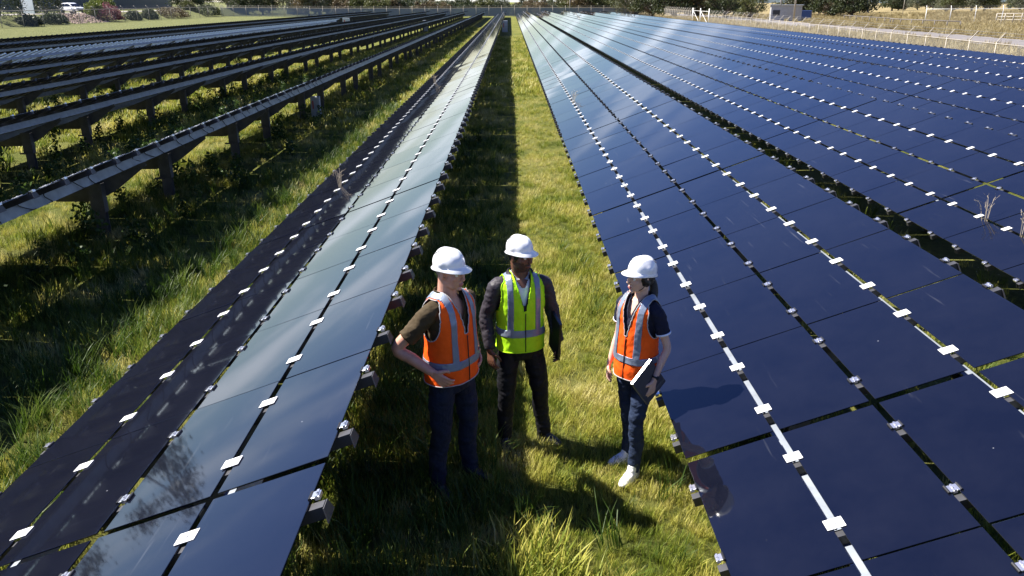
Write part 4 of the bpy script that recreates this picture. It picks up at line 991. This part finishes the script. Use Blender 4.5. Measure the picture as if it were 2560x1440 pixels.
# ---- trees
M['bark'] = mat('bark', (.11, .085, .065), .9, var=.3, scale=6, bump=.4, bscale=12); M['bark_pale'] = mat('bark_pale', (.30, .27, .23), .85, var=.3, scale=4)
def leaf_mat(name, c0, c1):
    m = blade_mat(name, [(0, c0), (1, c1)], .25); return m
M['leaf_olive'] = leaf_mat('leaf_olive', (.045, .058, .018), (.12, .125, .04)); M['leaf_dark'] = leaf_mat('leaf_dark', (.018, .028, .012), (.055, .07, .025)); M['leaf_grey'] = leaf_mat('leaf_grey', (.065, .078, .045), (.14, .145, .085))
M['leaf_brown'] = leaf_mat('leaf_brown', (.085, .06, .03), (.17, .13, .065)); M['leaf_bright'] = leaf_mat('leaf_bright', (.09, .13, .02), (.20, .23, .05)); M['leaf_pink'] = leaf_mat('leaf_pink', (.14, .05, .06), (.34, .13, .15))
def tree_meshes(seed, h, spread, trunk_h, nclump, nleaf, leaf, lm, bark, droop=0.0, clump=.16):
    rg = np.random.default_rng(seed); bm = bmesh.new(); tr = h * .022 + .05
    top = Vector((rg.normal(0, .04) * h, rg.normal(0, .04) * h, trunk_h))
    tube(bm, [(0, 0, -.4), (top.x * .4, top.y * .4, trunk_h * .5), top], [tr * 1.3, tr, tr * .8], 8, res=3)
    C = []
    for k in range(nclump):
        a = rg.uniform(0, 2 * math.pi); q = spread * math.sqrt(rg.uniform(.02, 1)); z = trunk_h * .95 + (h - trunk_h) * (rg.uniform(.1, 1) * (1 - .45 * (q / spread) ** 2)) - droop * q * .4
        C.append(Vector((top.x + q * math.cos(a), top.y + q * math.sin(a), z)))
    for c in C[:max(5, nclump // 3)]:
        mid = (top + c) / 2 + Vector((rg.normal(0, .05) * h, rg.normal(0, .05) * h, -.02 * h)); tube(bm, [top - Vector((0, 0, .1 * h * rg.uniform())), mid, c], [tr * .5, tr * .3, tr * .08], 5, res=3)
    tme = bm_mesh(bm, 'trunk', bark, True)
    n = nclump * nleaf; ci = rg.integers(0, nclump, n); cc = np.array([tuple(c) for c in C])[ci]
    p = cc + rg.normal(0, 1, (n, 3)) * np.array([clump, clump, clump * .62]) * h * (.6 + .4 * rg.uniform(size=(n, 1)))
    u = rg.normal(size=(n, 3)); u[:, 2] -= droop; u /= np.linalg.norm(u, axis=1)[:, None]; v = np.cross(u, rg.normal(size=(n, 3))); v /= np.linalg.norm(v, axis=1)[:, None] + 1e-9
    L = (leaf * rg.uniform(.6, 1.4, n))[:, None]; w = L * .5
    V = np.stack([p - u * L * .5, p + v * w * .5, p + u * L * .5, p - v * w * .5], 1).reshape(-1, 3); F = np.arange(n * 4).reshape(-1, 4)
    return tme, np_mesh('crown', V, F, lm)
def plant(name, label, cat, x, y, meshes, rz=0.0, sc_=1.0, group=None, part='trunk', dz=0.0):
    r = empty(name, (x, y, gzf(x, y) + dz), rz); r.scale = (sc_,) * 3; tag(r, label, cat, group)
    link(part, meshes[0], r); link('crown', meshes[1], r); return r
G1 = [tree_meshes(300 + k, 5.0, 2.4, .5, 60, 75, .36, M[m], M['bark'], .3, .10) for k, m in enumerate(('leaf_olive', 'leaf_olive', 'leaf_dark', 'leaf_brown', 'leaf_grey'))]
G2 = [tree_meshes(320 + k, 12.0, 4.6, 1.6, 60, 75, .50, M[m], M[b], .5, .075) for k, (m, b) in enumerate((('leaf_olive', 'bark'), ('leaf_dark', 'bark'), ('leaf_grey', 'bark_pale'), ('leaf_brown', 'bark')))]
KIND = ('olive', 'olive', 'dark green', 'brownish', 'grey-green')
rt = random.Random(5)
for k in range(84):                                                    # scrubby tree line right behind the far fence
    u = 835 + k * 8.9 + rt.uniform(-5, 5); y = rt.uniform(199, 226); x = x_at(y, u); kk = rt.randrange(5)
    top = rt.uniform(3.3, 4.9) + (1.6 if (u > 1420 or u < 1010) else 0); top = rt.uniform(2.9, 3.4) if 1262 < u < 1296 else top
    plant('scrub_tree', f'low {KIND[kk]} tree in the line beyond the far end fence', 'tree', x, y, G1[kk], rt.uniform(0, 6), top / 5.2, 'low trees beyond the far fence')
for k in range(40):                                                    # taller trees left and right of it
    left = k < 16
    u = rt.uniform(430, 850) if left else rt.uniform(1545, 2190); y = rt.uniform(202, 250) if left else rt.uniform(178, 240); x = x_at(y, u); kk = rt.randrange(4)
    plant('gum_tree', f"tall {('olive', 'dark green', 'grey-green', 'brownish')[kk]} gum tree " + ('beyond the garden fence' if left else 'beside the road past the shed'), 'tree', x, y, G2[kk], rt.uniform(0, 6), rt.uniform(.6, .95), 'tall gum trees ' + ('left' if left else 'right'))
for k, (u, y, kk, s_) in enumerate([(1690, 176, 1, .95), (1745, 176, 3, .9), (1880, 156, 0, .55), (2080, 172, 1, .9), (2130, 168, 1, .95), (1815, 170, 1, .8)]):
    plant('gum_tree', ('large dark gum tree by the far end of the road', 'brownish gum tree behind the pipe gate', 'bright olive round tree left of the grey shed', 'dark tree with forked trunk right of the blue container', 'broad dark gum tree over the timber rail end', 'dark gum tree beside the round olive tree')[k], 'tree', x_at(y, u), y, G2[kk], k * 1.3, s_)
for k in range(34):                                                    # far paddock trees on the right
    u = rt.uniform(2190, 2640); y = rt.uniform(200, 300); kk = rt.choice((0, 2, 2, 1))
    plant('gum_tree', f"{('olive', 'dark', 'grey-green pale-trunked', 'brownish')[kk]} gum tree standing behind the yard gate in the paddock", 'tree', x_at(y, u), y, G2[kk], rt.uniform(0, 6), rt.uniform(.35, .75), 'paddock trees')
# the two tall gums that the nearest left row mirrors stand beyond the garden fence, left of the car
BIG = [tree_meshes(360 + k, 23.0, 6.5, 8.0, 30, 170, .5, M['leaf_dark'], M['bark'], .7, .055) for k in range(2)]
plant('gum_tree', 'very tall open-crowned gum tree beyond the garden, mirrored in the near panels', 'tree', -76, 91, BIG[0], 0)
plant('gum_tree', 'second very tall gum tree beyond the garden, nearer the camera than the first', 'tree', -80, 78, BIG[1], 2.0, .84)

# ---- hills on the right skyline
M['hill'] = mat('hill_bush', (.055, .075, .085), .95, var=.25, scale=.05)
V, F = [], []
for k in range(60):
    a = R(14 + k * .75); rr = 1100; hz = 18 + 95 * max(0, math.sin((k - 6) / 54 * 2.6)) + 10 * noise.noise((k * .25, 0, 0))
    V += [(rr * math.sin(a), rr * math.cos(a), -12), ((rr + 180) * math.sin(a), (rr + 180) * math.cos(a), max(hz, -5))]
    if k: F.append((2 * k - 2, 2 * k, 2 * k + 1, 2 * k - 1))
tag(link('hills', np_mesh('hills', V, F, M['hill'], True)), kind='structure')

# ---- garden beyond the left fence
def bush_mesh(seed, r, h, lm, n=4200, leaf=.24):
    rg = np.random.default_rng(seed); d = rg.normal(size=(n, 3)); d[:, 2] = np.abs(d[:, 2]); d /= np.linalg.norm(d, axis=1)[:, None]
    q = (.72 + .28 * rg.uniform(size=(n, 1))) * (1 + .16 * np.sin(d[:, :1] * 7 + seed) * np.cos(d[:, 1:2] * 6))
    p = d * q * np.array([r, r, h]); u = rg.normal(size=(n, 3)); u /= np.linalg.norm(u, axis=1)[:, None]; v = np.cross(u, rg.normal(size=(n, 3))); v /= np.linalg.norm(v, axis=1)[:, None] + 1e-9
    L = (leaf * rg.uniform(.6, 1.4, n))[:, None]
    V = np.stack([p - u * L * .5, p + v * L * .25, p + u * L * .5, p - v * L * .25], 1).reshape(-1, 3); return np_mesh('crown', V, np.arange(n * 4).reshape(-1, 4), lm)
def stem_mesh(h):
    bm = bmesh.new()
    for k in range(5): tube(bm, [(0, 0, -.1), (.2 * math.cos(k * 1.3), .2 * math.sin(k * 1.3), h * .4), (.45 * math.cos(k * 1.3), .45 * math.sin(k * 1.3), h * .8)], [.05, .04, .015], 5, res=2)
    return bm_mesh(bm, 'stems', M['bark'], True)
ME_STEM = stem_mesh(1.6)
for lab, u, X, r, h, lm, sd in [
    ('rounded bush flushed pink on top, right of the parked car', 270, -68.0, 2.5, 2.6, 'leaf_pink', 1), ('bright green bush between the car and the pink bush', 240, -69.5, 1.6, 2.4, 'leaf_bright', 2),
    ('bright green bush rising behind the pink bush', 266, -71.5, 2.2, 3.0, 'leaf_bright', 3), ('pale spiky plant right of the pink bush', 335, -67.5, 1.5, 1.6, 'leaf_grey', 4), ('pale flowering plant by the tall gate post', 375, -67.6, 1.6, 1.8, 'leaf_grey', 5),
    ('wide dull purple bush along the garden fence', 430, -67.8, 3.4, 2.0, 'leaf_brown', 6), ('dark rounded bush behind the garden fence', 520, -68.0, 3.0, 2.4, 'leaf_dark', 7), ('tall dark conifer-like bush at the end of the garden', 600, -68.5, 2.6, 3.8, 'leaf_dark', 8),
    ('dark low hedge under the white board', 75, -67.6, 1.9, 1.3, 'leaf_dark', 9), ('dark hedge bush beside the rubble slope', 134, -67.8, 2.0, 1.4, 'leaf_dark', 10), ('small grey-green shrub in front of the car wheel', 158, -68.2, .8, .9, 'leaf_grey', 11),
    ('dark tree-like shrub left of the white board', 8, -70.5, 3.2, 6.0, 'leaf_dark', 12), ('dark shrub between the white board and the car', 122, -74.5, 2.6, 5.0, 'leaf_dark', 13), ('dull bush below the building corner', 470, -72.0, 2.0, 2.0, 'leaf_olive', 14)]:
    y = y_on(X, u); plant('garden_bush', lab, 'bush', X, y, (ME_STEM, bush_mesh(sd, r, h, M[lm])), 0, 1.0, None, 'stems')
# rubble slope
M['rock'] = mat('rubble', (.34, .25, .20), .9, var=.35, scale=1.5)
rg = np.random.default_rng(9); C = []
for k in range(420):
    X_ = rg.uniform(-70.5, -66.8); y_ = rg.uniform(y_on(-68, 172), y_on(-68, 262)); C.append((X_, y_, gzf(X_, y_) + .06))
RV = np.array([[1, 0, 0], [-1, 0, 0], [0, 1, 0], [0, -1, 0], [0, 0, .7], [0, 0, -.7]]) * .2; RF = np.array([[0, 2, 4], [2, 1, 4], [1, 3, 4], [3, 0, 4], [2, 0, 5], [1, 2, 5], [3, 1, 5], [0, 3, 5]])
V = (np.array(C)[:, None, :] + RV[None] * rg.uniform(.5, 1.6, (420, 6, 1)) * rg.uniform(.6, 1.3, (420, 1, 3))).reshape(-1, 3); F = (np.arange(420)[:, None, None] * 6 + RF[None]).reshape(-1, 3)
tag(link('rubble', np_mesh('rubble', V, F, M['rock'])), 'pinkish rubble stones spilled down the bank below the car', 'rubble', kind='stuff')
# white board
yb = y_on(-70.2, 80); b = empty('board', (-70.2, yb, gzf(-70.2, yb)), R(-32)); tag(b, 'large plain pale board standing above the dark hedge', 'sign')
M['board'] = mat('board_face', (.50, .56, .60), .6)
bm = bmesh.new(); box(bm, (0, 0, 1.55), (3.0, .06, 2.5), bevel=.01); link('panel', bm_mesh(bm, 'panel', M['board']), b)
for sx in (-1.1, 1.1): bm = bmesh.new(); box(bm, (sx, .08, 1.2), (.09, .09, 2.6)); link('leg', bm_mesh(bm, 'leg', M['steel_dark']), b)
# parked car: side profile along local X, nose at +X
M['car_paint'] = mat('car_paint', (.78, .79, .80), .25, coat=.6); M['car_glass'] = mat('car_glass', (.012, .014, .018), .06); M['tyre'] = mat('tyre', (.015, .015, .016), .8); M['rim'] = mat('rim', (.20, .20, .21), .35, .8); M['lamp'] = mat('lamp', (.55, .57, .60), .15); M['trim'] = mat('dark_trim', (.03, .03, .032), .6)
def car(x, y, rz):
    r = empty('parked_car', (x, y, gzf(x, y)), rz); tag(r, 'white four-door car parked between the bushes above the rubble bank', 'car')
    def shell(prof, wl_, wu, zs):
        bm = bmesh.new(); n = len(prof); L = []
        for sgn in (-1, -.86, .86, 1):
            L.append([bm.verts.new((px_, sgn * (wl_ if pz < zs else wu) * (1.0 if abs(sgn) < .9 else 1.0) , pz - (.04 if abs(sgn) == 1 and pz > .75 else 0))) for px_, pz in prof])
        for a, b_ in zip(L, L[1:]):
            for k in range(n): bm.faces.new((a[k], a[(k + 1) % n], b_[(k + 1) % n], b_[k]))
        bm.faces.new(L[0][::-1]); bm.faces.new(L[-1]); return bm
    body = [(-2.15, .35), (-2.2, .75), (-2.12, 1.02), (-1.2, 1.05), (.75, 1.02), (1.75, .93), (2.1, .78), (2.18, .42), (1.9, .30), (-1.9, .30)]
    bm = shell(body, .93, .90, .9); bmesh.ops.bevel(bm, geom=bm.edges[:], offset=.05, segments=2, affect='EDGES'); bo = link('body', bm_mesh(bm, 'body', M['car_paint'], True), r)
    cab = [(-2.0, 1.0), (-1.75, 1.45), (-1.2, 1.62), (-.1, 1.66), (.35, 1.52), (1.05, 1.0)]
    bm = shell(cab, .86, .74, 1.2); bmesh.ops.bevel(bm, geom=bm.edges[:], offset=.04, segments=2, affect='EDGES'); link('cabin', bm_mesh(bm, 'cabin', M['car_paint'], True), r)
    for s_ in (-1, 1):
        for poly in ([(-1.75, 1.08), (-1.62, 1.40), (-1.15, 1.52), (-.62, 1.53), (-.62, 1.08)], [(-.55, 1.08), (-.55, 1.53), (-.1, 1.54), (.28, 1.44), (.78, 1.08)]):
            bm = bmesh.new(); prism(bm, [(a, s_ * (.885 - (b_ - 1.08) * .22), b_) for a, b_ in poly], (0, s_ * .012, 0)); link('window', bm_mesh(bm, 'window', M['car_glass']), r)
        for wx in (-1.38, 1.36):
            bm = bmesh.new(); tube(bm, [(wx, s_ * .72, .34), (wx, s_ * .95, .34)], [.345, .345], 20, res=1); w_ = link('wheel', bm_mesh(bm, 'wheel', M['tyre'], True), r)
            bm = bmesh.new(); tube(bm, [(wx, s_ * .93, .34), (wx, s_ * .965, .34)], [.23, .21], 16, res=1); link('rim', bm_mesh(bm, 'rim', M['rim'], True), w_)
        bm = bmesh.new(); box(bm, (2.02, s_ * .66, .80), (.22, .36, .13), bevel=.03); link('headlight', bm_mesh(bm, 'headlight', M['lamp']), r)
        bm = bmesh.new(); box(bm, (.72, s_ * 1.0, 1.08), (.16, .18, .13), bevel=.03); link('wing_mirror', bm_mesh(bm, 'wing_mirror', M['car_paint']), r)
    bm = bmesh.new(); prism(bm, [(.42, -.66, 1.49), (.42, .66, 1.49), (1.02, .76, 1.05), (1.02, -.76, 1.05)], (.02, 0, .012)); link('windscreen', bm_mesh(bm, 'windscreen', M['car_glass']), r)
    bm = bmesh.new(); box(bm, (2.15, 0, .52), (.06, 1.25, .24), bevel=.02); link('grille', bm_mesh(bm, 'grille', M['trim']), r)
    return r
yc_ = y_on(-73.5, 188); car(-73.5, yc_, R(-22))
strip('driveway', lambda y: -77.5, lambda y: -71.3, 100, 190, .03, mat('drive', (.30, .27, .24), .9, var=.15, scale=.8))
# dark blue shed behind the garden
M['shed_blue'] = mat('shed_cladding', (.035, .055, .085), .55, .2, var=.1, scale=.6, stretch=(1, 30, 1)); M['roof'] = mat('shed_roof', (.16, .17, .18), .5, .3); M['shed_grey'] = mat('grey_cladding', (.34, .34, .34), .6, var=.08, scale=2); M['dark_opening'] = mat('dark_opening', (.015, .015, .02), .4)
def shed(name, label, x, y, rz, L, Wd, Hh, wm, pitch=.12, openings=()):
    r = empty(name, (x, y, gzf(x, y)), rz); tag(r, label, 'building')
    bm = bmesh.new(); box(bm, (0, 0, Hh / 2 - .5), (L, Wd, Hh + 1)); link('wall', bm_mesh(bm, 'wall', wm), r)
    bm = bmesh.new(); prism(bm, [(-L / 2 - .3, -Wd / 2 - .3, Hh), (-L / 2 - .3, 0, Hh + Wd * pitch), (-L / 2 - .3, Wd / 2 + .3, Hh), (-L / 2 - .3, 0, Hh - .02)], (L + .6, 0, 0)); link('roof', bm_mesh(bm, 'roof', M['roof']), r)
    for (ox, oz, ow, oh, nm) in openings:
        bm = bmesh.new(); box(bm, (ox, -Wd / 2 - .02, oz), (ow, .06, oh), bevel=.01); link(nm, bm_mesh(bm, nm, M['dark_opening']), r)
    return r
shed('long_shed', 'long dark blue steel shed behind the garden and car', -104, 200, R(90 + 4), 90, 16, 6.0, M['shed_blue'], .1)
shed('pump_house', 'small grey building with one dark window beyond the garden fence corner', x_at(228, 742), 228, R(6), 4.6, 4, 7.6, mat('render_grey', (.42, .44, .46), .7, var=.06, scale=1), .05, [(-1.1, 6.4, 1.2, 1.3, 'window')])
shed('grey_shed', 'grey flat-roofed shed with a dark window between the trees by the road', x_at(150, 1962), 150, R(-14), 5.2, 4, 2.7, M['shed_grey'], .02, [(-1.7, 1.4, 1.2, .9, 'window')])
# containers: light end, dark side
c = empty('shipping_container', (x_at(154, 2006), 154, gzf(x_at(154, 2006), 154)), R(-25)); tag(c, 'blue steel container with a light blue end beside the grey shed', 'container')
M['cont_l'] = mat('container_light', (.10, .32, .52), .5); M['cont_d'] = mat('container_dark', (.015, .04, .14), .5)
bm = bmesh.new(); box(bm, (0, 0, .9), (3.0, 2.2, 1.7), bevel=.03); link('box', bm_mesh(bm, 'box', M['cont_d']), c)
bm = bmesh.new(); box(bm, (-1.53, 0, .9), (.06, 2.1, 1.6), bevel=.01); link('door', bm_mesh(bm, 'door', M['cont_l']), c)
# poles
for lab, u, y, h, r_, nm in [('tall grey power pole beside the grey shed', 1948, 149, 9, .16, 'power_pole'), ('second tall pole on the right corner of the grey shed', 1984, 146, 9, .18, 'power_pole'), ('slim pole beyond the far fence, against the trees', 1424, 197, 6, .12, 'power_pole'), ('thin pale pole standing by the timber rail', 2256, 175, 5.2, .08, 'power_pole')]:
    x = x_at(y, u); r = empty(nm, (x, y, gzf(x, y))); tag(r, lab, 'pole')
    bm = bmesh.new(); tube(bm, [(0, 0, -.5), (0, 0, h)], [r_, r_ * .7], 10, res=1); link('shaft', bm_mesh(bm, 'shaft', M['pipe'], True), r)
    bm = bmesh.new(); box(bm, (0, 0, h - .5), (1.6, .1, .1)); link('crossarm', bm_mesh(bm, 'crossarm', M['bark']), r)
# timber rail fence and yard gate beyond the road
M['timber'] = mat('grey_timber', (.13, .115, .10), .85, var=.3, scale=3)
def rail_fence(label, p0, p1, n, h, rails, m):
    a, b_ = Vector((*p0, gzf(*p0))), Vector((*p1, gzf(*p1))); r = empty('rail_fence', a); tag(r, label, 'fence'); d_ = b_ - a
    for k in range(n + 1): bm = bmesh.new(); tube(bm, [(0, 0, -.2), (0, 0, h)], [.09, .085], 8, res=1); link('post', bm_mesh(bm, 'post', m, True), r, d_ * k / n)
    for q in rails: bm = bmesh.new(); tube(bm, [Vector((0, 0, h * q)), d_ + Vector((0, 0, h * q))], [.07, .07], 8, res=1); link('rail', bm_mesh(bm, 'rail', m, True), r)
rail_fence('low single-rail timber fence in the dry grass past the road', (x_at(104, 2400), 104), (x_at(120, 2225), 120), 6, .95, (1.0,), M['timber'])
rail_fence('further single-rail timber fence running towards the trees', (x_at(122, 2232), 122), (x_at(150, 2110), 150), 7, .95, (1.0,), M['timber'])
rail_fence('grey stockyard rails beyond the dry grass', (x_at(128, 2490), 128), (x_at(124, 2640), 124), 7, 1.5, (.35, .65, .95), M['pipe'])
fence('tall mesh yard gate and fence beyond the timber rail', [(x_at(124, 2312), 124), (x_at(122, 2435), 122), (x_at(120, 2640), 120)], 3.4, h=2.3, arm=.2, r=.05, pmat='pipe_white', arm_rot=math.pi / 2)
# ---- electrical cabinets in the rows
M['cabinet'] = mat('cabinet_grey', (.42, .45, .48), .5, .1, var=.06, scale=4); M['sticker'] = mat('sticker', (.45, .08, .06), .6)
for lab, x, y, w, h, z0 in [('small grey cabinet fixed to a near post under the first back-view row', -5.92, 24.4, .27, .60, .04), ('grey cabinet standing among the middle back-view rows', -10.3, 100.5, .5, 1.25, .0), ('grey cabinet standing by the row next to the bare rack', -22.7, 115, .9, 1.3, .0), ('grey cabinet in the shaded aisle behind the three people, far down', -.62, 95.5, .62, 1.25, .0)]:
    r = empty('cabinet', (x, y, gzf(x, y) + z0)); tag(r, lab, 'cabinet', 'electrical cabinets')
    bm = bmesh.new(); box(bm, (0, 0, h / 2), (w, w * .7, h), bevel=.01); link('case', bm_mesh(bm, 'case', M['cabinet']), r)
    bm = bmesh.new(); box(bm, (0, -w * .35 - .006, h * .5), (w * .86, .012, h * .9), bevel=.004); dr = link('door', bm_mesh(bm, 'door', M['cabinet']), r)
    bm = bmesh.new(); box(bm, (w * .32, -w * .35 - .02, h * .5), (.02, .02, .09)); link('handle', bm_mesh(bm, 'handle', M['trim']), dr)
    bm = bmesh.new(); box(bm, (-w * .2, -w * .35 - .0135, h * .6), (w * .14, .003, h * .4)); link('warning_label', bm_mesh(bm, 'warning_label', M['sticker']), dr)
# ---- dry weed stalks poking through the panel gaps
M['stalk'] = mat('dry_stalk', (.50, .42, .30), .9)
def stalk(label, x, y, z, h, n, seed):
    rg = random.Random(seed); bm = bmesh.new()
    for k in range(n):
        a = rg.uniform(0, 6.28); s_ = rg.uniform(.2, .6) * h; p = Vector((s_ * math.cos(a), s_ * math.sin(a), h * rg.uniform(.6, 1)))
        tube(bm, [(0, 0, -.3), p * .5 + Vector((0, 0, .05)), p], [.004, .003, .0015], 4, res=3)
        for j in range(3): q = p * rg.uniform(.5, .95); tube(bm, [q, q + Vector((rg.gauss(0, .05), rg.gauss(0, .05), .06))], [.002, .001], 3, res=1)
    o = link('dry_weed', bm_mesh(bm, 'dry_weed', M['stalk']), None, (x, y, z)); tag(o, label, 'weed')
for lab, c_, Yw, row in [('dry weed stalk poking up through the joint of the cloud-reflecting row', 1.0, 11.6, (-3.11, .53)), ('dry weed further along the joint of the cloud-reflecting row', 1.0, 27.5, (-3.11, .53)), ('dry weed in the first joint of the row beside the woman', 1.0, 21.5, (1.10, .60)), ('dry weed lying across a plate clamp of the second blue row', 1.0, 9.4, (5.305, .60)), ('upright dry weed beside a plate clamp of the second blue row', 1.02, 8.7, (5.305, .60))]:
    stalk(lab, row[0] + c_ * W * CT, Yw, row[1] + c_ * W * ST, .30, 6, int(Yw * 10))
